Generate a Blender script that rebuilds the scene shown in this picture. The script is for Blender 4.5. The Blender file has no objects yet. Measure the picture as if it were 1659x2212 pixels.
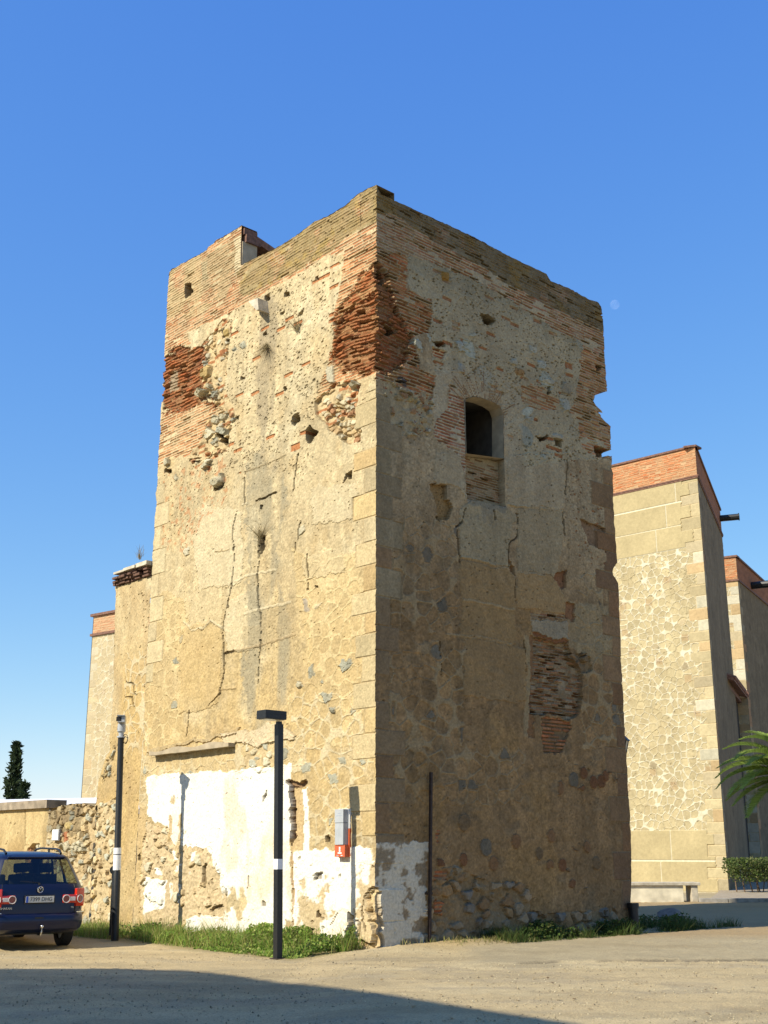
import bpy, bmesh, math, random
import numpy as np
from mathutils import Vector, Matrix

# ------------------------------------------------------------------ camera, sky, sun, exposure
S = bpy.context.scene
COL = S.collection
R = math.radians
CAM_H, PITCH, FPX = 1.65, R(16.0), 2556.0          # focal length in pixels of a 1659 x 2212 picture
cam = bpy.data.cameras.new('camera')
cam.sensor_fit = 'VERTICAL'; cam.sensor_height = 36.0
cam.lens = 36.0 * FPX / 2212.0
cam.clip_start = 0.1; cam.clip_end = 6000
camo = bpy.data.objects.new('camera', cam); COL.objects.link(camo)
camo.location = (0, 0, CAM_H); camo.rotation_euler = (math.pi / 2 + PITCH, 0, 0)
S.camera = camo

SUN_AZ, SUN_EL = R(53.5), R(38.5)                  # azimuth the light travels towards, clockwise from +Y
world = bpy.data.worlds.new('World'); S.world = world; world.use_nodes = True
nt = world.node_tree; nt.nodes.clear()
sky = nt.nodes.new('ShaderNodeTexSky'); sky.sky_type = 'NISHITA'; sky.sun_disc = False
sky.sun_elevation = SUN_EL; sky.sun_rotation = SUN_AZ + math.pi
sky.air_density = 1.0; sky.dust_density = 0.25; sky.ozone_density = 2.2; sky.altitude = 250
bg = nt.nodes.new('ShaderNodeBackground'); bg.inputs['Strength'].default_value = 0.15
wo = nt.nodes.new('ShaderNodeOutputWorld')
hsv = nt.nodes.new('ShaderNodeHueSaturation'); hsv.inputs['Saturation'].default_value = 1.12
tint = nt.nodes.new('ShaderNodeMix'); tint.data_type = 'RGBA'; tint.blend_type = 'MULTIPLY'; tint.inputs[0].default_value = 1.0
tint.inputs[7].default_value = (0.80, 1.16, 1.66, 1)
gam = nt.nodes.new('ShaderNodeGamma'); gam.inputs[1].default_value = 0.83
nt.links.new(sky.outputs[0], hsv.inputs['Color']); nt.links.new(hsv.outputs[0], gam.inputs[0]); nt.links.new(gam.outputs[0], tint.inputs[6]); sep = nt.nodes.new('ShaderNodeSeparateColor'); cmb = nt.nodes.new('ShaderNodeCombineColor')
nt.links.new(tint.outputs[2], sep.inputs[0])
for ch_, (t0_, p_, q_) in ((0, (.50, 1.18, .395)), (1, (1.36, .90, 1.20)), (2, (3.80, .36, 3.50))):     # even the sky out towards the horizon
    a_ = nt.nodes.new('ShaderNodeMath'); a_.operation = 'DIVIDE'; a_.inputs[1].default_value = t0_; b_ = nt.nodes.new('ShaderNodeMath'); b_.operation = 'POWER'; b_.inputs[1].default_value = p_
    c_ = nt.nodes.new('ShaderNodeMath'); c_.operation = 'MULTIPLY'; c_.inputs[1].default_value = q_
    nt.links.new(sep.outputs[ch_], a_.inputs[0]); nt.links.new(a_.outputs[0], b_.inputs[0]); nt.links.new(b_.outputs[0], c_.inputs[0]); nt.links.new(c_.outputs[0], cmb.inputs[ch_])
nt.links.new(cmb.outputs[0], bg.inputs[0])
nt.links.new(bg.outputs[0], wo.inputs[0])
sun = bpy.data.lights.new('sun', 'SUN'); sun.energy = 5.0; sun.angle = R(0.53); sun.color = (1.0, 0.92, 0.75)
suno = bpy.data.objects.new('sun', sun); COL.objects.link(suno)
LDIR = Vector((math.sin(SUN_AZ) * math.cos(SUN_EL), math.cos(SUN_AZ) * math.cos(SUN_EL), -math.sin(SUN_EL)))
suno.rotation_euler = LDIR.to_track_quat('-Z', 'Y').to_euler(); suno.location = (-30, -20, 40)
S.view_settings.view_transform = 'Standard'; S.view_settings.look = 'None'
S.view_settings.exposure = 0.55; S.view_settings.gamma = 1.0
try:
    S.cycles.max_bounces = 8; S.cycles.transparent_max_bounces = 16
except Exception:
    pass
random.seed(7)
rng = np.random.default_rng(7)

# ------------------------------------------------------------------ measuring helpers
cP, sP = math.cos(PITCH), math.sin(PITCH)
EYE = np.array([0, 0, CAM_H])
def ray(x, y):
    a = (x - 829.5) / FPX; b = (1106.0 - y) / FPX
    return np.array([a, cP - b * sP, b * cP + sP])
def gnd(x, y, z=0.0):
    r = ray(x, y); return EYE + r * ((z - CAM_H) / r[2])
def far(x, y, dist):
    """the point seen at (x, y) at a given horizontal distance"""
    r = ray(x, y); return EYE + r * (dist / math.hypot(r[0], r[1]))
AL = R(42.3)
DL = np.array([-math.sin(AL), math.cos(AL), 0.0])   # along the sunlit face, away from the near corner
DR = np.array([math.cos(AL), math.sin(AL), 0.0])    # along the shaded face
C0 = gnd(810, 2055)
def onplane(x, y, P, n):
    r = ray(x, y); return EYE + r * (np.dot(P - EYE, n) / np.dot(r, n))
def uvL(x, y):
    p = onplane(x, y, C0, DR); return (float(np.dot(p - C0, DL)), float(p[2]))
def uvR(x, y):
    p = onplane(x, y, C0, DL); return (float(np.dot(p - C0, DR)), float(p[2]))
CROP = {'0': (0, 0, 1), '1': (330, 377, .3125), '2': (785.5, 377, .3409), '3': (235.7, 981.9, .3599), '4': (785.5, 981.9, .3599),
        '5': (0, 1492.5, .3314), '6': (471.3, 1492.5, .3314), '7': (942.6, 1492.5, .4318), '8': (1288.2, 942.6, .2485),
        'A': (707, 424.2, .142), 'B': (337.8, 691.2, .1563), 'C': (345.6, 471.3, .1705), 'D': (675.5, 738.4, .1894), 'E': (974, 832.6, .2131)}
def px(k, pts):
    ox, oy, s = CROP[k]; return [(ox + x * s, oy + y * s) for x, y in pts]
def PL(k, pts): return [uvL(*p) for p in px(k, pts)]
def PR(k, pts): return [uvR(*p) for p in px(k, pts)]

# ------------------------------------------------------------------ scene helpers
def tag(o, label=None, cat=None, group=None, kind=None):
    if label: o['label'] = label
    if cat: o['category'] = cat
    if group: o['group'] = group
    if kind: o['kind'] = kind
    return o
def empty(name, loc, label, cat, group=None, rz=0.0):
    o = bpy.data.objects.new(name, None); COL.objects.link(o)
    o.location = loc; o.rotation_euler = (0, 0, rz); o.empty_display_size = .3
    return tag(o, label, cat, group)
def link(name, me, mat=None, parent=None, world=False):
    o = bpy.data.objects.new(name, me); COL.objects.link(o)
    if mat is not None: me.materials.append(mat)
    if parent is not None:
        o.parent = parent
        if world:                                   # the mesh is in world coordinates
            m = Matrix.Translation(parent.location) @ parent.rotation_euler.to_matrix().to_4x4()
            o.matrix_parent_inverse = m.inverted()
    return o
def np_mesh(name, V, F, mat=None, parent=None, col=None, smooth=False, world=True, n=4):
    V = np.asarray(V, np.float32).reshape(-1, 3); F = np.asarray(F, np.int32).reshape(-1, n)
    me = bpy.data.meshes.new(name)
    me.vertices.add(len(V)); me.vertices.foreach_set('co', V.ravel())
    me.loops.add(F.size); me.loops.foreach_set('vertex_index', F.ravel())
    me.polygons.add(len(F)); me.polygons.foreach_set('loop_start', np.arange(0, F.size, n, dtype=np.int32))
    me.polygons.foreach_set('loop_total', np.full(len(F), n, np.int32))
    me.polygons.foreach_set('use_smooth', np.full(len(F), bool(smooth)))
    me.update(calc_edges=True)
    if col is not None:
        a = me.color_attributes.new('Col', 'FLOAT_COLOR', 'POINT')
        c4 = np.ones((len(V), 4), np.float32); c4[:, :3] = np.clip(col, 0.004, 0.95)
        a.data.foreach_set('color', c4.ravel())
    return link(name, me, mat, parent, world)
class MB:
    """collects shapes for one mesh"""
    def __init__(s): s.v = []; s.f = []
    def add(s, vs, fs):
        o = len(s.v); s.v += [tuple(map(float, p)) for p in vs]; s.f += [tuple(i + o for i in f) for f in fs]; return s
    def box(s, c, d, M=None, bev=0.0):
        x, y, z = d[0] / 2, d[1] / 2, d[2] / 2
        if bev <= 0:
            vs = [(sx * x, sy * y, sz * z) for sx in (-1, 1) for sy in (-1, 1) for sz in (-1, 1)]
            fs = [(0, 1, 3, 2), (4, 6, 7, 5), (0, 4, 5, 1), (2, 3, 7, 6), (0, 2, 6, 4), (1, 5, 7, 3)]
        else:
            bm = bmesh.new(); bmesh.ops.create_cube(bm, size=1)
            for v in bm.verts: v.co = Vector((v.co.x * d[0], v.co.y * d[1], v.co.z * d[2]))
            bmesh.ops.bevel(bm, geom=list(bm.edges), offset=min(bev, min(d) * .45), segments=2, affect='EDGES', profile=.6)
            bm.verts.ensure_lookup_table(); vs = [tuple(v.co) for v in bm.verts]; fs = [tuple(v.index for v in f.verts) for f in bm.faces]; bm.free()
        if M is not None: vs = [tuple(M @ Vector(p)) for p in vs]
        return s.add([(p[0] + c[0], p[1] + c[1], p[2] + c[2]) for p in vs], fs)
    def tube(s, pts, r, n=10, cap=True):
        pts = [Vector(p) for p in pts]; rs = r if isinstance(r, (list, tuple)) else [r] * len(pts)
        vs = []; fs = []
        for i, p in enumerate(pts):
            t = (pts[min(i + 1, len(pts) - 1)] - pts[max(i - 1, 0)]).normalized()
            a = t.orthogonal().normalized() if abs(t.z) > .95 else t.cross(Vector((0, 0, 1))).normalized()
            if abs(t.z) > .95: a = (Vector((1, 0, 0)) - t * t.x).normalized()
            b = t.cross(a)
            for k in range(n):
                w = 2 * math.pi * k / n; vs.append(p + (a * math.cos(w) + b * math.sin(w)) * rs[i])
        for i in range(len(pts) - 1):
            for k in range(n):
                fs.append((i * n + k, i * n + (k + 1) % n, (i + 1) * n + (k + 1) % n, (i + 1) * n + k))
        if cap: fs.append(tuple(range(n - 1, -1, -1))); fs.append(tuple((len(pts) - 1) * n + k for k in range(n)))
        return s.add(vs, fs)
    def prism(s, poly, d, a, b, o):
        """polygon (list of 2D) in the plane a, b through o, thickness vector d"""
        a, b, o, d = Vector(a), Vector(b), Vector(o), Vector(d); n = len(poly)
        vs = [o + a * p[0] + b * p[1] for p in poly] + [o + a * p[0] + b * p[1] + d for p in poly]
        fs = [tuple(range(n)), tuple(range(2 * n - 1, n - 1, -1))] + [(i, i + n, (i + 1) % n + n, (i + 1) % n) for i in range(n)]
        return s.add(vs, fs)
    def build(s, name, mat, parent=None, smooth=False, world=False):
        me = bpy.data.meshes.new(name); me.from_pydata(s.v, [], s.f)
        bm = bmesh.new(); bm.from_mesh(me); bmesh.ops.recalc_face_normals(bm, faces=bm.faces); bm.to_mesh(me); bm.free()
        if smooth:
            me.polygons.foreach_set('use_smooth', [True] * len(me.polygons))
            try: me.set_sharp_from_angle(angle=R(35))
            except Exception: pass
        return link(name, me, mat, parent, world)
def text_mesh(body, size, depth=.003):
    cu = bpy.data.curves.new('writing', 'FONT'); cu.body = body; cu.size = size; cu.extrude = depth; cu.align_x = 'CENTER'; cu.align_y = 'CENTER'
    o = bpy.data.objects.new('writing', cu); COL.objects.link(o)
    dg = bpy.context.evaluated_depsgraph_get(); dg.update()
    me = bpy.data.meshes.new_from_object(o.evaluated_get(dg))
    bpy.data.objects.remove(o); bpy.data.curves.remove(cu); me.materials.clear(); return me

# ------------------------------------------------------------------ materials
def base_mat(name):
    m = bpy.data.materials.new(name); m.use_nodes = True
    return m, m.node_tree, m.node_tree.nodes['Principled BSDF']
def mat_solid(name, c, rough=.6, metal=0.0, var=.15, scale=9.0, bump=0.0, coat=0.0, spec=.4):
    m, t, b = base_mat(name)
    tc = t.nodes.new('ShaderNodeTexCoord'); n = t.nodes.new('ShaderNodeTexNoise'); n.inputs['Scale'].default_value = scale; n.inputs['Detail'].default_value = 6
    t.links.new(tc.outputs['Object'], n.inputs['Vector'])
    r = t.nodes.new('ShaderNodeValToRGB')
    r.color_ramp.elements[0].position = .3; r.color_ramp.elements[1].position = .7
    r.color_ramp.elements[0].color = tuple(x * (1 - var) for x in c) + (1,); r.color_ramp.elements[1].color = tuple(min(1, x * (1 + var)) for x in c) + (1,)
    t.links.new(n.outputs['Fac'], r.inputs['Fac']); t.links.new(r.outputs[0], b.inputs['Base Color'])
    b.inputs['Roughness'].default_value = rough; b.inputs['Metallic'].default_value = metal
    b.inputs['Specular IOR Level'].default_value = spec; b.inputs['Coat Weight'].default_value = coat
    if bump:
        bp = t.nodes.new('ShaderNodeBump'); bp.inputs['Strength'].default_value = bump; bp.inputs['Distance'].default_value = .02
        t.links.new(n.outputs['Fac'], bp.inputs['Height']); t.links.new(bp.outputs[0], b.inputs['Normal'])
    return m
def mat_vcol(name, rough=.95, var=.26, scale=22.0, bump=.32, trans=0.0, dist=.012, gain=1.0):
    """mineral colour from the mesh, broken up by two grains of noise"""
    m, t, b = base_mat(name)
    at = t.nodes.new('ShaderNodeVertexColor'); at.layer_name = 'Col'
    tc = t.nodes.new('ShaderNodeTexCoord')
    n = t.nodes.new('ShaderNodeTexNoise'); n.inputs['Scale'].default_value = scale; n.inputs['Detail'].default_value = 8; n.inputs['Roughness'].default_value = .65
    t.links.new(tc.outputs['Object'], n.inputs['Vector'])
    mr = t.nodes.new('ShaderNodeMapRange'); mr.inputs['From Min'].default_value = .28; mr.inputs['From Max'].default_value = .72
    mr.inputs['To Min'].default_value = 1 - var; mr.inputs['To Max'].default_value = 1 + var; g3 = t.nodes.new('ShaderNodeVectorMath'); g3.operation = 'MULTIPLY'; g3.inputs[1].default_value = gain if isinstance(gain, tuple) else (gain,) * 3
    t.links.new(n.outputs['Fac'], mr.inputs['Value'])
    mx = t.nodes.new('ShaderNodeVectorMath'); mx.operation = 'SCALE'
    t.links.new(at.outputs['Color'], g3.inputs[0]); t.links.new(g3.outputs[0], mx.inputs[0]); t.links.new(mr.outputs[0], mx.inputs['Scale'])
    t.links.new(mx.outputs[0], b.inputs['Base Color'])
    b.inputs['Roughness'].default_value = rough; b.inputs['Specular IOR Level'].default_value = .15
    if bump:
        bp = t.nodes.new('ShaderNodeBump'); bp.inputs['Strength'].default_value = bump; bp.inputs['Distance'].default_value = dist
        t.links.new(n.outputs['Fac'], bp.inputs['Height']); t.links.new(bp.outputs[0], b.inputs['Normal'])
    if trans:
        tr = t.nodes.new('ShaderNodeBsdfTranslucent'); t.links.new(mx.outputs[0], tr.inputs[0])
        ms = t.nodes.new('ShaderNodeMixShader'); ms.inputs[0].default_value = trans
        t.links.new(b.outputs[0], ms.inputs[1]); t.links.new(tr.outputs[0], ms.inputs[2])
        t.links.new(ms.outputs[0], t.nodes['Material Output'].inputs[0])
    return m
M = {}
M['masonry'] = mat_vcol('weathered_masonry', gain=(.735, .705, .60))
M['church'] = mat_vcol('church_masonry', var=.14, scale=8, bump=.3, gain=(.665, .65, .565))
M['leaf'] = mat_vcol('leaf', rough=.6, var=.2, scale=3, bump=0, trans=.4)
M['bark'] = mat_solid('bark', (.12, .08, .05), .95, var=.4, scale=14, bump=.8)
M['ground'] = None
M['black'] = mat_solid('black_paint', (.012, .013, .014), .45, var=.25, scale=20)
M['rust'] = mat_solid('rusty_iron', (.035, .022, .016), .8, var=.5, scale=12, bump=.3)
M['greymetal'] = mat_solid('grey_enamel', (.36, .38, .40), .45, var=.08)
M['bluegrey'] = mat_solid('grey_blue_enamel', (.30, .33, .38), .4, var=.06)
M['white'] = mat_solid('white_sticker', (.75, .75, .74), .6, var=.06)
M['orange'] = mat_solid('orange_enamel', (.50, .105, .04), .45, var=.08)
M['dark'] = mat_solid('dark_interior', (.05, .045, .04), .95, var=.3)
M['room_shade'] = mat_solid('shade_dark_plaster', (.10, .09, .075), .95, var=.3, scale=4, bump=.3); M['plaster_grey'] = mat_solid('grey_plaster', (.36, .295, .20), .95, var=.2, scale=5, bump=.4)  # window room plaster has the room's shade put into a darker colour
M['stone'] = mat_solid('limestone', (.45, .40, .31), .95, var=.25, scale=6, bump=.6)
M['burnt'] = mat_solid('burnt_brick', (.115, .062, .042), .95, var=.5, scale=16, bump=.6); M['tile'] = mat_solid('roof_tile', (.22, .11, .07), .9, var=.4, scale=8, bump=.5)
M['coping'] = mat_solid('dark_brick_coping', (.16, .085, .06), .9, var=.35, scale=10, bump=.4)
M['canopy'] = mat_solid('white_sheet_roof', (.72, .72, .72), .6, var=.05)
M['glass_lamp'] = mat_solid('milky_glass', (.30, .28, .22), .25, var=.1)

# ------------------------------------------------------------------ noise in numpy
def h2(ix, iy, seed):
    n = (ix.astype(np.int64) * 374761393 + iy.astype(np.int64) * 668265263 + seed * 974634541) & 0xffffffff
    n = ((n ^ (n >> 13)) * 1274126177) & 0xffffffff
    n = ((n ^ (n >> 16)) * 2246822519) & 0xffffffff
    n = n ^ (n >> 15)
    return (n & 0xffffff) / float(0x1000000)
def vnoise(x, y, seed):
    ix = np.floor(x); iy = np.floor(y); fx = x - ix; fy = y - iy
    fx = fx * fx * (3 - 2 * fx); fy = fy * fy * (3 - 2 * fy)
    a = h2(ix, iy, seed); b = h2(ix + 1, iy, seed); c = h2(ix, iy + 1, seed); d = h2(ix + 1, iy + 1, seed)
    return (a * (1 - fx) + b * fx) * (1 - fy) + (c * (1 - fx) + d * fx) * fy
def fbm(x, y, seed, octv=4, gain=.5):
    s = 0; a = 1.0; t = 0
    for i in range(octv):
        s = s + a * vnoise(x * 2 ** i + 17.3 * i, y * 2 ** i - 9.1 * i, seed + i); t += a; a *= gain
    return s / t
def voro(x, y, seed, jit=.85):
    ix = np.floor(x); iy = np.floor(y)
    f1 = np.full(x.shape, 9.0); f2 = np.full(x.shape, 9.0); cx = np.zeros(x.shape); cy = np.zeros(x.shape)
    for dx in (-1, 0, 1):
        for dy in (-1, 0, 1):
            jx = ix + dx; jy = iy + dy
            d = np.hypot(jx + .5 + jit * (h2(jx, jy, seed) - .5) - x, jy + .5 + jit * (h2(jx, jy, seed + 1) - .5) - y)
            n = d < f1
            f2 = np.where(n, f1, np.minimum(f2, d)); cx = np.where(n, jx, cx); cy = np.where(n, jy, cy); f1 = np.where(n, d, f1)
    return f1, f2, cx, cy
def sm(a, b, x):
    t = np.clip((x - a) / (b - a), 0, 1); return t * t * (3 - 2 * t)
def lerp(a, b, t): return a + (b - a) * t
def rgb(*c): return np.array(c, float)
def inpoly(poly, x, y):
    r = np.zeros(x.shape, bool); n = len(poly)
    for i in range(n):
        x1, y1 = poly[i]; x2, y2 = poly[(i + 1) % n]
        if y1 == y2: continue
        c = ((y1 > y) != (y2 > y)) & (x < (x2 - x1) * (y - y1) / (y2 - y1) + x1); r ^= c
    return r
def dline(pts, x, y):
    d = np.full(x.shape, 99.0)
    for (x1, y1), (x2, y2) in zip(pts[:-1], pts[1:]):
        dx, dy = x2 - x1, y2 - y1; t = np.clip(((x - x1) * dx + (y - y1) * dy) / (dx * dx + dy * dy + 1e-9), 0, 1)
        d = np.minimum(d, np.hypot(x - x1 - t * dx, y - y1 - t * dy))
    return d

# ------------------------------------------------------------------ masonry: a relief sheet with its own colours
PALE = rgb(.645, .55, .385); OCHRE = rgb(.575, .43, .225); CREAM = rgb(.69, .62, .475); MORT = rgb(.62, .50, .33)
BRICK = rgb(.52, .235, .115); REDB = rgb(.365, .132, .058); DARKB = rgb(.20, .085, .05); WHITE = rgb(.93, .93, .95)
BLUEST = rgb(.36, .365, .325); OLIVE = rgb(.34, .275, .135); STONE = rgb(.55, .49, .37); BROWN = rgb(.325, .215, .115); GREYP = rgb(.44, .375, .27)
class Wall:
    def __init__(s, us, vs, seed):
        s.us = np.asarray(us, float); s.vs = np.asarray(vs, float); s.nr, s.nc = len(vs), len(us); s.seed = seed
        U, V = np.meshgrid(s.us, s.vs); s.U = U.ravel(); s.V = V.ravel(); s.n = len(s.U)
        s.H = np.zeros(s.n); s.C = np.zeros((s.n, 3)); s.part = np.zeros(s.n, int)
        w = .09; s.WU = s.U + (fbm(s.U * 2.2, s.V * 2.2, seed + 50) - .5) * 2 * w + (vnoise(s.U * 12, s.V * 12, seed + 60) - .5) * .06
        s.WV = s.V + (fbm(s.U * 2.2, s.V * 2.2, seed + 70) - .5) * 2 * w + (vnoise(s.U * 12, s.V * 12, seed + 80) - .5) * .05
    def ix(s, poly, rag=True, soft=0.0):
        """indices inside a polygon, with a ragged edge"""
        a = np.array(poly); lo = a.min(0) - .25; hi = a.max(0) + .25
        k = np.nonzero((s.U > lo[0]) & (s.U < hi[0]) & (s.V > lo[1]) & (s.V < hi[1]))[0]
        x, y = (s.WU[k], s.WV[k]) if rag else (s.U[k], s.V[k])
        if soft: x = x + soft * (fbm(x * 4, y * 4, 991, 5, .7) - .5) * 2.4 + soft * .5 * (vnoise(x * 40, y * 40, 993) - .5); y = y + soft * (fbm(x * 4, y * 4, 995, 5, .7) - .5) * 2.4
        return k[inpoly(poly, x, y)]
    def tint(s, k, c, a=1.0):
        a = np.asarray(a); a = a[:, None] if a.ndim else a
        s.C[k] = s.C[k] * (1 - a) + c * a
    def pits(s, k, dens, seed, scale=13, depth=.03, dark=.45, col=None):
        u, v = s.U[k], s.V[k]
        depth *= .55; dark = .35 + .65 * dark; sc = scale * 1.35; wu = u + .035 * (vnoise(u * 21, v * 21, seed + 11) - .5); wv = v + .03 * (vnoise(u * 21, v * 21, seed + 12) - .5)
        f1, f2, cx, cy = voro(wu * sc, wv * sc * 1.25, seed, 1.0)
        sel = (h2(cx, cy, seed + 7) < dens * .9 * sm(.25, .65, fbm(u * 1.3, v * 1.3, seed + 13)) * 1.4) & (f1 < .08 + .26 * h2(cx, cy, seed + 8) ** 1.6)
        s.H[k] -= np.where(sel, depth * (.5 + h2(cx, cy, seed + 9)), 0)
        if col is None: s.C[k] *= np.where(sel, dark, 1.0)[:, None]
        else: s.C[k] = np.where(sel[:, None], col, s.C[k])
    def bricks(s, k, seed, cover=.25, brick=BRICK, mort=MORT, ch=.068, bl=.29, mj=.026, proud=-.012, rough=.015, miss=.03, jc=1.0, base=0.0, wavy=.02, dusty=1.0):
        """courses of brick; cover = share still under thin render; proud < 0 sets bricks behind the mortar"""
        u, v = s.U[k], s.V[k] + wavy * (vnoise(s.U[k] * .9, s.V[k] * .6, seed) - .5) * 2 + .5 * wavy * (vnoise(s.U[k] * 3, s.V[k] * 2, seed + 2) - .5)
        row = np.floor(v / ch); fy = v / ch - row
        x = u / bl + .5 * (row % 2) + .5 * h2(row, row * 0, seed + 1); colm = np.floor(x); fx = x - colm
        r1 = h2(colm, row, seed + 3); r2 = h2(colm, row, seed + 4); r3 = h2(colm, row, seed + 5)
        m = mj / ch * (.85 + .3 * vnoise(u * 5, v * 9, seed + 6))
        isb = (fy > m) & (fx > .045)
        cov = fbm((u - (fx - .5) * bl) * 1.6, (v - (fy - .5) * ch) * 2.4, seed + 8) + .35 * (r3 - .5)
        isb &= cov > (.28 + cover * .45)
        b = brick * (.72 + .55 * r1)[:, None]; b = b * lerp(1.0, np.stack([np.ones_like(r2), .85 + .3 * r2, .8 + .4 * r2], 1), 1.0)
        mm = mort * (.86 + .28 * fbm(u * 5, v * 5, seed + 9))[:, None]
        gone = isb & (r2 < miss)
        c = np.where(isb[:, None], b, mm); c = np.where(gone[:, None], b * .5, c)
        s.C[k] = c
        dust = sm(.50, .70, fbm(u * 2.2, v * 2.6, seed + 12)) * .45 + .25 * (h2(colm, row, seed + 13) < .18)
        s.C[k] = lerp(s.C[k], mort * .85, np.where(isb, dust * dusty, 0)[:, None])
        s.H[k] = base + np.where(isb, proud + rough * (r1 - .5) * 2, 0.0) - np.where(gone, .09, 0) + .01 * (vnoise(u * 20, v * 20, seed + 10) - .5)
        return isb
    def rubble(s, k, seed, size=.22, pal=None, mort=MORT, h=.05, joint=.05, cover=.2, asp=.75, base=0.0, jw=.14, cut=.82):
        u, v = s.U[k], s.V[k]
        wu = u + .05 * (vnoise(u * 6, v * 6, seed) - .5); wv = v + .05 * (vnoise(u * 6, v * 6, seed + 1) - .5)
        f1, f2, cx, cy = voro(wu / size, wv / size / asp, seed + 2, .9)
        e = np.minimum(f2 - f1, (cut - f1) * .8) + .14 * (vnoise(u * 16, v * 16, seed + 21) - .5); r = h2(cx, cy, seed + 3); r2 = h2(cx, cy, seed + 4)
        pal = pal if pal is not None else [CREAM, STONE, rgb(.56, .42, .25), rgb(.50, .36, .22), rgb(.47, .44, .37), rgb(.45, .25, .15), rgb(.60, .50, .32)]
        P = np.array(pal); c = P[np.minimum((r * len(P)).astype(int), len(P) - 1)] * (.8 + .4 * r2)[:, None]
        bare = (e > jw) & (r2 + .5 * (fbm(u * 2.5, v * 2.5, seed + 22) - .5) > cover)
        s.C[k] = np.where(bare[:, None], c, mort * (.85 + .3 * fbm(u * 6, v * 6, seed + 5))[:, None])
        s.H[k] = base + np.where(bare, h * sm(jw, jw + .16, e) * (.3 + r), -joint * sm(.35, .6, fbm(u * 3.1, v * 3.1, seed + 23))) + np.where(bare, .02 * (r2 - .5), 0) + .015 * (vnoise(u * 18, v * 18, seed + 6) - .5)
    def outlined(s, k, seed, size=.30, line=None, lw=.07, stones=.05, fill=.0, asp=.95, bump=.006, stcol=BLUEST, lal=.7, cut=.70):
        """render with the stones drawn round by raised pointing; a few bare grey stones"""
        u, v = s.U[k], s.V[k]
        wu = u + .07 * (vnoise(u * 4, v * 4, seed) - .5); wv = v + .07 * (vnoise(u * 4, v * 4, seed + 1) - .5)
        f1, f2, cx, cy = voro(wu / size, wv / size / asp, seed + 2, .95)
        e = np.minimum(f2 - f1, (cut - f1) * .9); r = h2(cx, cy, seed + 3); r2 = h2(cx, cy, seed + 4)
        ln = sm(lw + .05, lw - .02, e)
        if line is not None: s.tint(k, line, ln * lal * sm(.2, .45, fbm(u * 1.1, v * 1.1, seed + 31)))
        s.C[k] *= (1 + fill * (r2 - .5) * (1 - ln))[:, None]
        st = (r < stones) & (e > lw + .08 + .1 * r2)
        s.C[k] = np.where(st[:, None], stcol * (.8 + .5 * r2)[:, None], s.C[k])
        s.H[k] += bump * ln + np.where(st, .012, 0) - .004 * (1 - ln) * r2
    def grime(s, k, seed, amt=.5, col=rgb(.37, .28, .175), streak=.25, fine=.3, rel=.010):
        u, v = s.U[k], s.V[k]; a = fbm(u * .8, v * .6, seed); b = fbm(u * 3.1, v * 2.7, seed + 1); c = fbm(u * 11, v * 10, seed + 2, 4, .65)
        s.tint(k, col, sm(.44, .70, .35 * a + .35 * b + .30 * c) * amt)
        s.tint(k, col * .85, sm(.52, .72, fbm(u * 4.5, v * .42, seed + 3) * .75 + .25 * c) * streak)
        s.C[k] *= (1 + fine * 2 * (c - .5) + fine * (vnoise(u * 33, v * 33, seed + 4) - .5))[:, None]
        s.H[k] += rel * (c - .5) + .004 * (vnoise(u * 33, v * 33, seed + 5) - .5)
    def blob(s, k0, poly, depth, col=None, a=1.0, soft=.06):
        k = s.ix(poly); s.H[k] += depth
        if col is not None: s.tint(k, col, a)
        return k
    def crack(s, pts, w=.022, depth=.05, dark=.3):
        a = np.array(pts); lo = a.min(0) - .3; hi = a.max(0) + .3
        k = np.nonzero((s.U > lo[0]) & (s.U < hi[0]) & (s.V > lo[1]) & (s.V < hi[1]))[0]
        d = dline(pts, s.WU[k] * .55 + s.U[k] * .45, s.WV[k] * .55 + s.V[k] * .45); ww = w * .8 * (.3 + 1.3 * vnoise(s.U[k] * 3.5, s.V[k] * 3.5, 77)); m = d < ww
        s.H[k] -= np.where(m, depth, 0); s.C[k] *= np.where(m, dark, 1.0)[:, None]
    def seam(s, pts, c, w=.03, a=.6, step=.0):
        a_ = np.array(pts); lo = a_.min(0) - .3; hi = a_.max(0) + .3
        k = np.nonzero((s.U > lo[0]) & (s.U < hi[0]) & (s.V > lo[1]) & (s.V < hi[1]))[0]
        d = dline(pts, s.WU[k] * .5 + s.U[k] * .5, s.WV[k] * .5 + s.V[k] * .5); m = sm(w, w * .4, d) * (vnoise(s.U[k] * 2, s.V[k] * 2, 31) > .22)
        s.tint(k, c, m * a); s.H[k] += step * m
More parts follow.
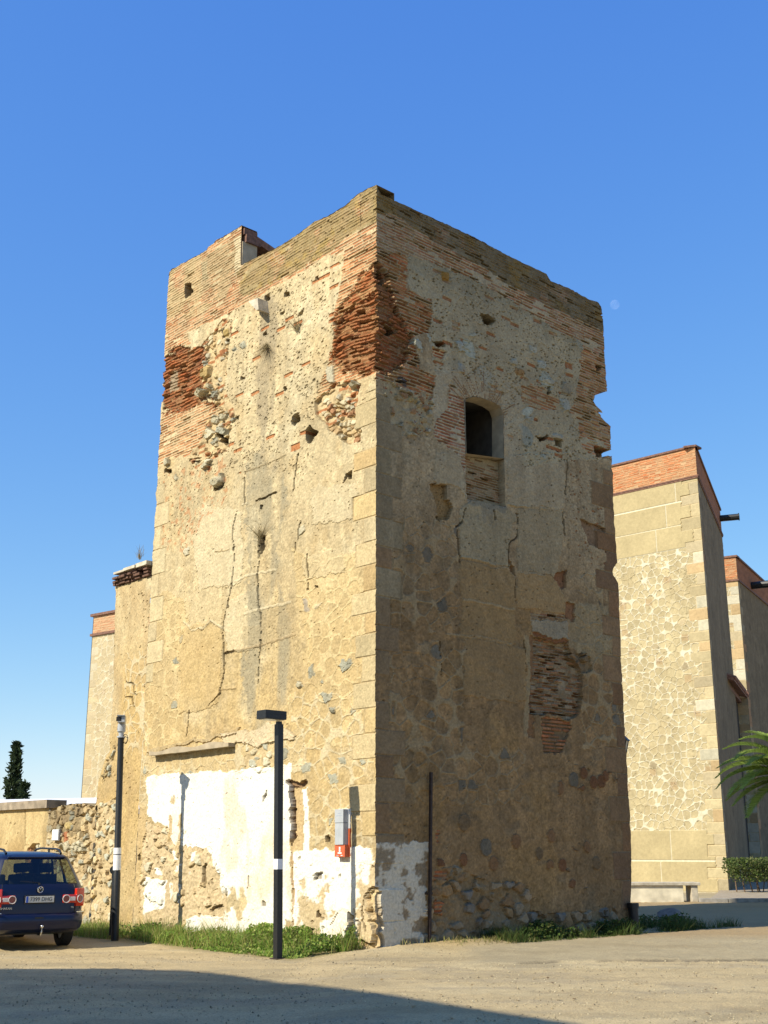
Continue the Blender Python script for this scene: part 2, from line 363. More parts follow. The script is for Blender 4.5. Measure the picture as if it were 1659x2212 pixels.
    def quoins(s, v0, v1, seed, wmin=.38, wmax=.72, hmin=.36, hmax=.52, cols=(STONE,), edge=0.0, sgn=1, part=None, prob=1.0, jc=.75):
        """dressed corner stones up one edge of the sheet, alternately long and short"""
        rr = random.Random(seed); v = v0; i = 0
        while v < v1:
            h = rr.uniform(hmin, hmax); w = (wmax if i % 2 else wmin) * rr.uniform(.85, 1.15)
            if rr.random() < prob:
                d = (s.U - edge) * sgn
                k = np.nonzero((d > -.01) & (d < w + .03 * (vnoise(s.V * 9, s.V * 0 + i, seed) - .5)) & (s.V > v) & (s.V < min(v + h, v1)))[0]
                c = cols[rr.randrange(len(cols))] * rr.uniform(.86, 1.12)
                u, vv = s.U[k], s.V[k]
                s.C[k] = c * (.88 + .24 * fbm(u * 3, vv * 3, seed + i))[:, None]; s.H[k] = .006 + .008 * (vnoise(u * 9, vv * 9, seed) - .5)
                dd = np.minimum(np.minimum(vv - v, min(v + h, v1) - vv), (w - d[k]))
                j = dd < .015; s.C[k[j]] = s.C[k[j]] * .3 + MORT * jc * .7; s.H[k[j]] = -.008
                s.part[k] = part or (2 if sgn > 0 else 5)
            v += h; i += 1
    def mesh(s, root, names, origin, du, nrm, mat, top=None, shift=None, holes=None, keep=None):
        V = s.V.copy()
        drop = np.zeros(s.n, bool)
        if top is not None:
            t = np.tile(top, s.nr); drop = V >= t - 1e-6; V = np.minimum(V, t)
        P = origin + np.outer(s.U + (0 if shift is None else shift), du) + np.outer(s.H, nrm); P[:, 2] = V
        s.P = P
        r, c = np.meshgrid(np.arange(s.nr - 1), np.arange(s.nc - 1), indexing='ij')
        a = (r * s.nc + c).ravel(); F = np.stack([a, a + 1, a + 1 + s.nc, a + s.nc], 1)
        if np.dot(np.cross(du, [0, 0, 1]), nrm) < 0: F = F[:, ::-1]
        ok = ~drop[F].all(1)
        if holes is not None: ok &= ~holes[F].any(1)
        F = F[ok]; lab = s.part[F].max(1); out = {}
        for i, nm in names.items():
            f = F[lab == i]
            if not len(f): continue
            uq, inv = np.unique(f.ravel(), return_inverse=True)
            out[i] = np_mesh(nm, P[uq], inv.reshape(-1, 4), mat, root, s.C[uq])
        return out
def topline(pts, us, jag=.0, seed=1, ch=.07):
    p = sorted(pts); x = np.array([q[0] for q in p]); y = np.array([q[1] for q in p])
    t = np.interp(us, x, y)
    if jag: t = t + np.round((fbm(us * 2.3, us * 0 + 3, seed, 4, .7) - .5) * jag * 2 / ch) * ch * .5 + (vnoise(us * 14, us * 0, seed + 4) - .5) * .02
    return t
# ------------------------------------------------------------------ the tower
WL, WR = 8.0, 7.45
tower = empty('ruined_tower', tuple(C0), 'tall square ruined tower of brick, rubble and patched ochre plaster', 'tower')
vs = np.arange(-.35, 16.45, .0142)
# ---- sunlit face
w = Wall(np.arange(0, WL + .001, .03), vs, 11); u, v = w.U, w.V; ALL = np.arange(w.n)
t = fbm(u * .55, v * .5, 3); t2 = fbm(u * 1.5, v * 1.1, 5); hi = sm(4.6, 8.2, v + 1.6 * (t - .5))
w.C[:] = lerp(lerp(OCHRE, PALE, .22), PALE, hi[:, None])
w.tint(ALL, CREAM, sm(.5, .75, t2) * .5); w.tint(ALL, OCHRE, sm(.55, .8, t) * .55)
w.tint(ALL, rgb(.50, .36, .19), sm(.58, .8, fbm(u * 2.6, v * 1.7, 9)) * .4)
w.C *= (.9 + .2 * fbm(u * 6, v * 6, 13))[:, None]
w.H += .035 * (fbm(u * .9, v * .9, 15) - .5) + .018 * (fbm(u * 5, v * 5, 16, 3) - .5)
w.grime(ALL, 17, .66, rgb(.42, .345, .235), .42, .36)
# outlined stonework low on both sides of the plain middle
for q, sd, st in ([[(1100, 560), (1200, 620), (1640, 560), (1640, 1760), (1160, 1760), (1190, 1180), (1120, 900)], 21, .08],
                  [[(90, 1100), (330, 820), (500, 900), (430, 1160), (440, 1740), (40, 1760), (20, 1400)], 25, .05]):
    k = w.ix(PL('3', q)); w.tint(k, lerp(OCHRE, PALE, .25), .6); w.outlined(k, sd, .31, rgb(.72, .60, .38), stones=st, fill=.16)
k = w.ix(PL('6', [(480, 20), (1010, 20), (1010, 1010), (600, 1010), (600, 560), (480, 540)])); w.outlined(k, 27, .33, CREAM, stones=.09, fill=.1)
k = w.ix(PL('5', [(800, 60), (960, 200), (980, 500), (920, 800), (800, 700)])); w.outlined(k, 28, .3, CREAM, stones=.05, fill=.1)
# plain lifts of plaster
for q, c, a in ([[(560, 300), (800, 330), (800, 760), (540, 820), (500, 500)], CREAM, .55], [[(440, 860), (690, 760), (680, 1040), (600, 980), (560, 1060), (480, 1050)], PALE, .5],
                [[(430, 1060), (600, 990), (690, 1060), (650, 1500), (420, 1560)], OCHRE, .45], [[(700, 900), (900, 780), (900, 1160), (700, 1190)], CREAM, .55],
                [[(1150, 620), (1400, 560), (1420, 700), (1180, 760)], PALE, .6], [[(1200, 200), (1480, 180), (1480, 380), (1220, 420)], CREAM, .5], [[(50, 820), (230, 800), (140, 1060), (40, 1080)], CREAM, .6]):
    k = w.ix(PL('3', q), soft=.06); w.tint(k, c, a); w.H[k] += .012
# grey streak of run-off down the middle
k = w.ix(PL('3', [(830, 20), (1010, 0), (1080, 300), (1010, 560), (1060, 880), (1100, 1080), (1080, 1500), (1000, 1700), (820, 1660), (800, 1200), (830, 900), (830, 500)]), soft=.3)
g = sm(.36, .62, fbm(u[k] * 3.2, v[k] * .8, 33)); w.tint(k, rgb(.37, .335, .26), .85 * g)
w.pits(k, .32, 34, 11, .012, .55)
k = w.ix(PL('1', [(740, 850), (840, 880), (880, 1200), (850, 1700), (880, 2050), (760, 2050), (720, 1600), (740, 1150)]), soft=.25); g = sm(.35, .6, fbm(u[k] * 3.5, v[k] * .9, 36)); w.tint(k, rgb(.35, .30, .23), .75 * g); w.pits(k, .4, 37, 12, .02, .5)
for q, a in ([[(1000, 870), (1110, 870), (1110, 1080), (900, 1140), (910, 960)], .45], [[(800, 1040), (900, 1020), (900, 1140), (800, 1160)], .35]):
    k = w.ix(PL('3', q)); w.tint(k, rgb(.42, .34, .22), a)
# pocked upper plaster and loose rubble
k = w.ix(PL('1', [(540, 960), (830, 780), (1230, 570), (1300, 600), (1250, 1150), (1200, 1500), (1120, 1700), (1050, 2060), (380, 2060), (420, 1700), (500, 1500), (430, 1250)]))
w.pits(k, .26, 41, 8, .045, .42); w.pits(k, .18, 43, 15, .03, .5); w.pits(k, .05, 44, 4.5, .05, .55, None)
kk = k[h2(np.floor(u[k] / .3), np.floor(v[k] / .07), 45) < .035]; w.C[kk] = BRICK * .95; w.H[kk] -= .02
k = w.ix(PL('3', [(320, 100), (700, 20), (700, 260), (560, 420), (480, 600), (300, 560)])); w.pits(k, .25, 46, 10, .03, .5, None); kk = k[fbm(u[k] * 9, v[k] * 9, 47) > .63]; w.tint(kk, BRICK, .6)
w.pits(ALL[(v > 5.5)], .05, 48, 11, .025, .45); w.pits(ALL[v <= 5.5], .03, 49, 11, .02, .5)
k = w.ix(PL('1', [(330, 1180), (480, 1010), (560, 1000), (520, 1200), (500, 1500), (560, 1640), (520, 1900), (300, 2030), (260, 1960), (380, 1700), (430, 1600), (340, 1450)]))
w.rubble(k, 51, .17, h=.03, joint=.04, cover=.55); w.pits(k, .12, 52, 6, .06, .4)
kk = k[h2(np.floor(u[k] / .25), np.floor(v[k] / .07), 53) < .12]; w.C[kk] = BRICK * .8
# the brick crown: courses of brick under the parapet, weathered skin above
crown = [(70, 1260), (250, 1160), (235, 1085), (330, 1050), (540, 955), (620, 905), (740, 850), (830, 780), (940, 720), (1130, 610), (1210, 560), (1310, 560), (1620, 440), (1620, -60), (600, 200), (40, 560)]
k = w.ix(PL('1', crown)); w.bricks(k, 61, -.15, brick=rgb(.52, .265, .15), mort=rgb(.64, .53, .37), miss=.012, rough=.006); w.part[k] = 1
wear = [(620, 630), (560, 700), (640, 840), (740, 800), (960, 680), (1190, 560), (1300, 470), (1420, 380), (1620, 300), (1620, -60), (1200, 100), (800, 400)]
k = w.ix(PL('1', wear), soft=.12); g = sm(.16, .46, fbm(u[k] * 2, v[k] * 2.4, 64)); w.tint(k, lerp(OLIVE, rgb(.40, .31, .19), fbm(u[k] * 4, v[k] * 4, 65)[:, None]), .86 * g); w.C[k] *= .93; w.pits(k, .10, 66, 9, .04, .4)
w.tint(k, rgb(.46, .33, .10), sm(.6, .75, fbm(u[k] * 5, v[k] * 5, 67)) * .45)
k = w.ix(PL('1', [(340, 590), (560, 440), (600, 640), (500, 850), (330, 900)])); g = sm(.25, .55, fbm(u[k] * 2, v[k] * 2, 68)); w.tint(k, rgb(.45, .37, .24), .72 * g)
k = w.ix(PL('1', [(100, 640), (330, 560), (330, 900), (420, 900), (240, 1000), (90, 1000)])); g = sm(.3, .5, fbm(u[k] * 1.6, v[k] * 1.6, 69)); w.tint(k, rgb(.56, .46, .29), .68 * g)
k = w.ix(PL('1', [(560, 440), (625, 400), (625, 620), (560, 690)])); w.tint(k, CREAM, .75)
k = w.ix(PL('C', [(520, 570), (590, 570), (590, 770), (520, 800)])); w.tint(k, rgb(.46, .40, .28), .8)
for q in ([(860, 1850), (1000, 1750), (1000, 1700), (940, 1720)], [(1240, 640), (1400, 560), (1400, 590), (1250, 670)]):
    k = w.ix(PL('1', q)); w.tint(k, CREAM, .6)
# brick quoin at the near corner, burnt and eaten away lower down
zone = [(1310, 560), (1300, 760), (1265, 900), (1250, 1050), (1230, 1180), (1215, 1310), (1150, 1450), (1120, 1570), (1260, 1480), (1400, 1410), (1620, 1375), (1620, 420)]
k = w.ix(PL('1', zone)); w.bricks(k, 71, -.2, brick=rgb(.53, .25, .13), miss=.03, rough=.012)
red = [(1620, 555), (1420, 690), (1400, 780), (1320, 860), (1260, 1010), (1245, 1130), (1220, 1300), (1260, 1340), (1400, 1390), (1620, 1365)]
red2 = [(1620, 760), (1420, 860), (1330, 960), (1270, 1060), (1250, 1260), (1330, 1350), (1620, 1340)]
k = w.ix(PL('1', red), soft=.16); w.bricks(k, 72, -.4, brick=REDB * 1.05, mort=rgb(.48, .31, .17), ch=.074, proud=.02, rough=.035, miss=.08, base=-.05, wavy=.05)
k = w.ix(PL('1', red2), soft=.2); w.bricks(k, 73, -.5, brick=REDB * .9, mort=rgb(.40, .23, .12), ch=.074, proud=.035, rough=.045, miss=.12, base=-.11, wavy=.07, dusty=1.1)
w.tint(k, DARKB, sm(.5, .75, fbm(u[k] * 2.5, v[k] * 3.5, 74)) * .6)
k = w.ix(PL('1', [(1120, 1570), (1250, 1450), (1400, 1400), (1440, 1450), (1400, 1600), (1440, 1700), (1430, 1850), (1350, 1860), (1230, 1760), (1130, 1660)]))
w.rubble(k, 75, .16, h=.04, joint=.05, cover=.36, base=-.05); kk = k[(h2(np.floor(u[k] / .3), np.floor(v[k] / .075), 76) < .25) & (v[k] > 9.9)]; w.C[kk] = BRICK * .9
k = w.ix(PL('1', [(1205, 1330), (1250, 1330), (1245, 1460), (1200, 1450)])); w.tint(k, rgb(.52, .50, .42), .9); w.H[k] = .03
# brick quoin at the far corner
k = w.ix(PL('1', [(60, 1640), (240, 1560), (420, 1590), (500, 1640), (370, 1700), (330, 1850), (240, 1940), (110, 1960), (40, 2030), (20, 1900)])); w.bricks(k, 81, -.15, brick=rgb(.54, .28, .15), mort=rgb(.67, .56, .39), miss=.04, rough=.008)
red = [(60, 1290), (130, 1200), (240, 1170), (330, 1190), (375, 1290), (350, 1420), (330, 1530), (430, 1610), (330, 1600), (230, 1650), (60, 1640)]
k = w.ix(PL('1', red), soft=.26); w.bricks(k, 82, -.4, brick=REDB * .95, mort=rgb(.42, .26, .15), ch=.078, proud=.03, rough=.04, miss=.10, base=-.07, wavy=.05)
w.tint(k, DARKB, sm(.42, .7, fbm(u[k] * 2.2, v[k] * 3, 83)) * .75)
k = w.ix(PL('1', [(110, 1370), (170, 1350), (170, 1480), (110, 1500)])); w.tint(k, rgb(.42, .36, .28), .8)
w.quoins(5.4, 10.2, 91, .34, .62, .42, .62, [rgb(.60, .52, .36), rgb(.62, .53, .37), rgb(.57, .50, .36)], edge=WL, sgn=-1)
w.quoins(1.9, 10.35, 92, .34, .62, .36, .52, [rgb(.60, .50, .33), rgb(.57, .48, .32), rgb(.55, .47, .33), rgb(.56, .42, .24), rgb(.61, .48, .28)], edge=0, prob=.93)
# tumbled stones standing out of the render
def stone(q, c, h, wall=w, seed=1):
    k = wall.ix(q, True)
    if not len(k): return
    a = np.array(q); m = a.mean(0); r = np.abs(a - m).max(0) + 1e-6
    d = np.clip(1 - np.hypot((wall.U[k] - m[0]) / r[0], (wall.V[k] - m[1]) / r[1]), 0, 1)
    wall.H[k] += h * (.35 + .65 * sm(0, .35, d)) + .3 * h * (wall.V[k] - m[1]) / r[1]; wall.C[k] = c * (.85 + .3 * fbm(wall.U[k] * 8, wall.V[k] * 8, 7 + seed))[:, None]
PALEST = rgb(.60, .57, .47); GREYST = rgb(.44, .45, .41)
for q, c, h in (([(565, 1030), (650, 955), (715, 975), (670, 1060), (610, 1085)], PALEST, .20), ([(715, 960), (750, 890), (795, 930), (760, 980)], PALEST, .12), ([(640, 780), (700, 690), (770, 645), (760, 740), (690, 840)], rgb(.56, .42, .21), .12),
                ([(800, 1010), (870, 1000), (830, 1110), (780, 1100)], GREYST * .8, .10), ([(630, 620), (680, 540), (690, 640), (640, 670)], GREYST, .08), ([(700, 1490), (810, 1580), (670, 1660)], PALEST * 1.05, .07),
                ([(730, 1420), (800, 1300), (870, 1320), (810, 1440)], PALEST, .06), ([(870, 1330), (980, 1250), (990, 1310), (880, 1410)], PALEST, .07), ([(830, 1520), (920, 1470), (1000, 1500), (960, 1580), (850, 1620)], GREYST * 1.15, .08),
                ([(1010, 1390), (1060, 1340), (1110, 1370), (1060, 1420)], GREYST, .06), ([(640, 2080), (720, 1930), (790, 1960), (700, 2070)], PALEST, .10), ([(730, 1690), (840, 1640), (850, 1700), (770, 1730)], GREYST, .05),
                ([(245, 2170), (290, 2110), (310, 2180), (270, 2230)], PALEST, .04), ([(1140, 380), (1190, 310), (1240, 350), (1190, 410)], BLUEST * 1.2, .03), ([(1040, 400), (1090, 370), (1110, 410), (1060, 425)], BLUEST, .03),
                ([(130, 2000), (190, 1900), (200, 1970), (150, 2020)], PALEST, .10), ([(920, 160), (990, 120), (1010, 200), (940, 230)], rgb(.55, .42, .2), .05)):
    stone(PL('B', q), c, h)
for q, c, h in (([(630, 170), (690, 130), (690, 180), (640, 200)], PALEST, .16), ([(440, 580), (480, 555), (480, 610), (455, 620)], PALEST, .03), ([(1140, 460), (1180, 415), (1180, 470), (1140, 500)], PALEST, .03), ([(385, 1220), (415, 1200), (425, 1250), (395, 1255)], BLUEST, .02),
                ([(1370, 1270), (1400, 1220), (1440, 1290), (1390, 1310)], BLUEST * 1.1, .02), ([(1265, 1440), (1330, 1430), (1335, 1480), (1290, 1500)], BLUEST * 1.1, .02), ([(1195, 1270), (1230, 1240), (1235, 1320), (1200, 1330)], BLUEST, .02),
                ([(1155, 880), (1180, 870), (1195, 950), (1170, 950)], rgb(.42, .37, .32), .01), ([(1125, 1370), (1155, 1365), (1160, 1400), (1135, 1405)], PALEST, .06), ([(1325, 1530), (1360, 1520), (1365, 1555), (1330, 1555)], BLUEST * .8, .02)):
    stone(PL('3', q), c, h)
stone(PL('1', [(1365, 1450), (1420, 1425), (1435, 1460), (1380, 1475)]), PALEST, .14)
for q, c, h in (([(535, 490), (590, 480), (590, 540), (545, 550)], BLUEST * 1.2, .01), ([(710, 560), (770, 545), (785, 600), (730, 620)], BLUEST * 1.15, .01), ([(770, 450), (815, 430), (820, 490), (780, 490)], BLUEST * 1.2, .01), ([(730, 110), (770, 105), (770, 150), (735, 155)], BLUEST * .85, .02)):
    stone(PL('6', q), c, h)
# putlog holes and sockets
def hole(q, depth, wall=w, dark=.5):
    k = wall.ix(q); wall.H[k] = -depth; wall.C[k] = lerp(wall.C[k] * dark, rgb(.16, .12, .08), .5)
for q, d in (([(970, 1660), (1010, 1650), (1015, 1700), (990, 1730), (968, 1715)], .5), ([(1060, 1790), (1090, 1720), (1100, 1755), (1140, 1775), (1115, 1810), (1090, 1850), (1055, 1840)], .5), ([(775, 850), (808, 830), (806, 880), (780, 890)], .35),
             ([(880, 940), (915, 920), (910, 955), (885, 960)], .25), ([(915, 815), (948, 800), (945, 840), (915, 850)], .22), ([(1015, 950), (1045, 925), (1040, 960), (1010, 980)], .2), ([(910, 1465), (932, 1460), (930, 1480), (912, 1485)], .25),
             ([(1405, 940), (1450, 930), (1450, 955), (1410, 955)], .3), ([(440, 1800), (500, 1790), (500, 1835), (450, 1830)], .22), ([(770, 1080), (795, 1070), (795, 1095), (772, 1095)], .15), ([(1130, 705), (1145, 700), (1140, 730), (1125, 730)], .1)):
    hole(PL('1', q), d)
for q, d in (([(880, 1600), (1000, 1590), (1005, 1650), (950, 1700), (860, 1690)], .25), ([(1080, 1320), (1130, 1310), (1120, 1370), (1085, 1370)], .2), ([(960, 1440), (1010, 1430), (1000, 1455), (950, 1460)], .2), ([(950, 260), (1010, 240), (1015, 300), (970, 290)], .25),
             ([(905, 110), (935, 100), (930, 240), (905, 240)], .10), ([(660, 1920), (750, 1850), (740, 1890), (670, 1930)], .15), ([(460, 1950), (610, 1890), (610, 1905), (470, 1965)], .09), ([(530, 1970), (620, 1940), (615, 1960), (540, 1985)], .09),
             ([(115, 2060), (210, 2040), (205, 2100), (120, 2110)], .2), ([(1170, 800), (1215, 790), (1210, 820), (1175, 825)], .2), ([(700, 1050), (770, 1030), (770, 1090), (705, 1100)], .15)):
    hole(PL('B', q), d)
for q, d in (([(1420, 120), (1460, 105), (1462, 150), (1445, 165), (1440, 135), (1405, 180)], .28), ([(905, 495), (938, 485), (935, 520), (915, 600), (905, 570)], .14), ([(1232, 788), (1252, 786), (1252, 797), (1232, 798)], .2), ([(902, 300), (915, 298), (912, 320), (902, 322)], .15),
             ([(740, 560), (757, 555), (757, 575), (742, 578)], .12), ([(632, 188), (690, 178), (680, 198), (640, 205)], .25), ([(705, 880), (720, 878), (716, 930), (704, 930)], .06)):
    hole(PL('3', q), d)
for pts, ww in (([(770, 340), (745, 440), (752, 600), (740, 750), (715, 880), (695, 970), (685, 1060), (685, 1190), (690, 1300), (660, 1440), (600, 1500)], .017), ([(905, 420), (895, 550), (900, 640), (895, 720), (895, 900), (910, 960), (905, 1150), (897, 1300), (897, 1370)], .017),
                ([(1130, 0), (1118, 100), (1103, 215)], .020), ([(1190, 600), (1195, 720), (1185, 815)], .022), ([(810, 100), (812, 300)], .015), ([(688, 1195), (745, 1180)], .025), ([(880, 280), (1000, 230)], .018), ([(1145, 400), (1135, 510)], .02), ([(485, 1540), (465, 1690)], .02), ([(1125, 520), (1110, 590)], .015)):
    w.crack(PL('3', pts), ww)
for pts, c, ww in (([(815, 100), (940, 60), (1060, 0)], rgb(.36, .29, .19), .025), ([(800, 300), (870, 280)], CREAM, .03), ([(760, 755), (880, 715), (1000, 690)], CREAM, .035), ([(815, 960), (900, 930), (1000, 910), (1090, 880)], CREAM, .04), ([(690, 1190), (900, 1145), (1110, 1085)], rgb(.40, .31, .20), .035),
                   ([(450, 1010), (500, 1060), (570, 1040), (610, 990), (690, 1040)], CREAM, .03), ([(660, 1410), (780, 1400)], rgb(.45, .34, .2), .025), ([(640, 580), (720, 565)], rgb(.45, .34, .2), .02), ([(1240, 920), (1280, 900), (1310, 930)], CREAM, .05)):
    w.seam(PL('3', pts), c, ww, .7, .012)
# cracks of the old roof line, then the whitewashed foot
k = w.ix(PL('5', [(930, 420), (1600, 330), (1640, 300), (1980, 250), (1980, 500), (1500, 520), (960, 545)])); w.tint(k, lerp(OCHRE, PALE, .6), .75); w.outlined(k, 95, .3, CREAM, stones=.12, fill=.1)
k = w.ix(PL('5', [(955, 400), (1010, 400), (1150, 360), (1540, 290), (1560, 240), (1440, 290), (1250, 320), (1000, 370)])); w.tint(k, rgb(.47, .38, .25), .7); w.H[k] += .03
k = w.ix(PL('6', [(20, 290), (200, 260), (350, 190), (510, 290), (500, 320), (200, 360), (60, 350)])); w.tint(k, rgb(.70, .60, .46), .85); w.H[k] += .035
k = w.ix(PL('6', [(170, 350), (360, 350), (340, 480), (250, 560), (170, 500)])); w.rubble(k, 96, .2, pal=[GREYST, PALEST, STONE], h=.02, joint=.02, cover=.6)
k = w.ix(PL('5', [(900, 700), (800, 800), (700, 900), (560, 1000), (620, 1500), (900, 1480), (1060, 1560), (1100, 1460), (930, 1460), (900, 1250), (910, 1080), (960, 860)])); w.tint(k, rgb(.60, .46, .28), .6); w.pits(k, .2, 97, 7, .05, .5)
k = w.ix(PL('5', [(950, 850), (1090, 900), (1140, 990), (1380, 1010), (1470, 1300), (1490, 1480), (1230, 1500), (1090, 1560), (940, 1560), (900, 1300)])); w.rubble(k, 98, .26, pal=[rgb(.62, .50, .34), rgb(.66, .55, .40), rgb(.58, .46, .30), PALEST, rgb(.60, .47, .32)], h=.025, joint=.03, cover=.72, mort=rgb(.66, .54, .38)); w.pits(k, .2, 99, 6, .05, .5)
def whitewash(k, seed, lose=.34, c=WHITE, sc=2.2):
    f = fbm(w_.U[k] * sc, w_.V[k] * sc, seed, 5, .6) - .10 * sm(1.5, .3, w_.V[k]) - .05 * (vnoise(w_.U[k] * 17, w_.V[k] * 17, seed + 3) > .86); g = sm(lose - .03, lose + .03, f); w_.tint(k, c * (.93 + .14 * fbm(w_.U[k] * 2.2, w_.V[k] * 1.4, seed + 9))[:, None] * lerp(np.ones(3), np.array([1.0, .90, .76]), (sm(.52, .75, fbm(w_.U[k] * 1.4, w_.V[k] * .9, seed + 8)) * .6)[:, None]), g); w_.H[k] += .006 * g
    w_.pits(k, .10, seed + 40, 7, .02, .72); return k
w_ = w
top = PL('5', [(958, 548), (1140, 540), (1480, 515), (1640, 500)]) + PL('6', [(230, 500), (480, 480), (475, 700)])
kw = whitewash(w.ix(top + PL('6', [(475, 1000), (478, 1560)]) + PL('5', [(1650, 1640), (1480, 1640), (1460, 1480), (1440, 1280), (1390, 1100), (1350, 1010), (1240, 1010), (1140, 985), (1080, 880), (955, 820)])), 101, .30, sc=1.5)
w.tint(kw, rgb(.66, .55, .42), sm(.6, .7, fbm(u[kw] * 1.1, v[kw] * .7, 102)) * .5)
for q, l in (([(935, 1210), (1080, 1230), (1060, 1400), (930, 1450)], .30), ([(1000, 1150), (1250, 1130), (1240, 1200), (1010, 1190)], .45), ([(1220, 1470), (1490, 1470), (1490, 1640), (1180, 1640)], .36), ([(1100, 1240), (1180, 1260), (1170, 1390), (1110, 1390)], .4), ([(1120, 1040), (1160, 1040), (1160, 1110), (1125, 1110)], .2), ([(1240, 1040), (1280, 1040), (1270, 1110), (1245, 1110)], .2)):
    whitewash(w.ix(PL('5', q)), 103, l)
k = w.ix(PL('5', [(1100, 815), (1120, 815), (1118, 990), (1098, 990)])); w.tint(k, rgb(.56, .42, .24), .9)
k = w.ix(PL('6', [(480, 1060), (640, 1030), (760, 1050), (850, 1020), (1020, 1020), (1040, 1720), (890, 1680), (480, 1640)])); w.tint(k, rgb(.66, .55, .40), .75); w.H[k] += .01; w.pits(k, .05, 104, 5, .07, .5); whitewash(k, 105, .43, sc=1.7)
for q in ([(490, 1065), (640, 1040), (650, 1200), (530, 1240), (490, 1560), (478, 1560)], [(700, 1320), (850, 1310), (850, 1440), (700, 1440)], [(880, 1025), (1010, 1020), (1015, 1130), (880, 1130)], [(555, 632), (594, 632), (590, 1045), (556, 1045)]):
    whitewash(w.ix(PL('6', q)), 106, .2)
k = w.ix(PL('6', [(500, 632), (555, 632), (550, 1040), (495, 1050)])); w.tint(k, rgb(.62, .47, .29), .8)
# broken door jamb, rotten corner foot
k = w.ix(PL('6', [(468, 600), (497, 600), (505, 850), (515, 940), (490, 1020), (478, 980), (470, 800)])); w.bricks(k, 107, -.2, brick=rgb(.22, .13, .08), mort=rgb(.38, .29, .2), base=-.14, rough=.05)
k = w.ix(PL('6', [(440, 592), (580, 592), (590, 615), (480, 628), (440, 612)])); w.C[k] = rgb(.30, .20, .13); w.H[k] = -.10
k = w.ix(PL('6', [(482, 1060), (494, 1060), (490, 1560), (478, 1560)])); w.tint(k, rgb(.45, .31, .18), .8); w.H[k] -= .03
k = w.ix(PL('6', [(985, 1280), (1040, 1280), (1060, 1760), (900, 1760), (880, 1600), (1000, 1640), (1010, 1560), (960, 1440)])); w.rubble(k, 108, .3, pal=[rgb(.62, .5, .33), rgb(.56, .43, .27), CREAM], h=.05, joint=.06, cover=.3, base=-.05)
k = w.ix(PL('6', [(845, 1450), (885, 1460), (880, 1560), (900, 1700), (870, 1700), (850, 1560)])); w.C[k] *= .45; w.H[k] -= .14
for pts, ww in (([(985, 1290), (960, 1350), (945, 1450), (960, 1560)], .02), ([(900, 1490), (925, 1500), (925, 1590), (900, 1600)], .03), ([(785, 1450), (740, 1530)], .018), ([(55, 1280), (55, 1480)], .018), ([(0, 1420), (30, 1400)], .03), ([(200, 1200), (190, 1280)], .02)):
    w.crack(PL('6', pts), ww, .05, .45)
for q, d in (([(645, 1430), (665, 1425), (670, 1480), (650, 1480)], .12), ([(690, 950), (715, 935), (720, 1000), (695, 1010)], .10), ([(300, 690), (330, 650), (325, 700), (300, 715)], .05), ([(640, 1200), (690, 1180), (680, 1240), (640, 1235)], .05), ([(280, 1370), (310, 1380), (305, 1400), (285, 1400)], .03), ([(585, 1540), (640, 1555), (620, 1600), (590, 1590)], .06)):
    hole(PL('6', q), d, dark=.7)
for q, d in (([(1310, 1140), (1335, 1140), (1340, 1240), (1305, 1250)], .10), ([(1370, 1430), (1450, 1390), (1440, 1410), (1380, 1445)], .08), ([(1000, 960), (1030, 960), (1020, 985), (1000, 985)], .1), ([(900, 1060), (915, 1055), (912, 1110), (900, 1110)], .12), ([(590, 1340), (640, 1320), (640, 1345), (600, 1370)], .10), ([(670, 1200), (705, 1200), (700, 1250), (675, 1250)], .10), ([(830, 790), (855, 785), (840, 900), (810, 1000), (800, 950)], .05)):
    hole(PL('5', q), d, dark=.6)
hole(PL('1', [(226, 760), (262, 738), (266, 820), (236, 850), (219, 850)]), .5)
LW = w
w.grime(np.nonzero(w.C[:, 2] < .52)[0], 140, .22, rgb(.42, .32, .2), .12, .16)
# ---- shaded face: the masonry in darker colours, with its shade painted in
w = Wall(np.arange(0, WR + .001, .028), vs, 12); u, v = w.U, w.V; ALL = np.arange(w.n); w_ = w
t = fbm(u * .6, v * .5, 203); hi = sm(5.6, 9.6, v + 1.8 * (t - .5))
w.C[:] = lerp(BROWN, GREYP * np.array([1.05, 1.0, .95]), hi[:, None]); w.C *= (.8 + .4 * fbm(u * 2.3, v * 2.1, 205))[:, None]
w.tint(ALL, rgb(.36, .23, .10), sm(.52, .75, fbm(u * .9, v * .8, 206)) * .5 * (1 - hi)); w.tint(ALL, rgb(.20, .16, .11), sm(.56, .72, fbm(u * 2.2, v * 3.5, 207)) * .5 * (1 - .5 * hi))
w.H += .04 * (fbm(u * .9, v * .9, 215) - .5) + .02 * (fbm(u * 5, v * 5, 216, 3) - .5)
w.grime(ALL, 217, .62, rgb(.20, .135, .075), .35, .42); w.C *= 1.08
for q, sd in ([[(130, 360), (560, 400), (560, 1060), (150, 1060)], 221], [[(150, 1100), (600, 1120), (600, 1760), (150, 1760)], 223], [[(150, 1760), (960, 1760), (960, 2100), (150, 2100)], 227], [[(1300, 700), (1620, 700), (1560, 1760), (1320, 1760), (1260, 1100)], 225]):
    k = w.ix(PR('4', q)); w.outlined(k, sd, .33, rgb(.41, .32, .2), lw=.06, stones=.05, fill=.32, lal=.85, bump=.012, stcol=rgb(.17, .155, .13))
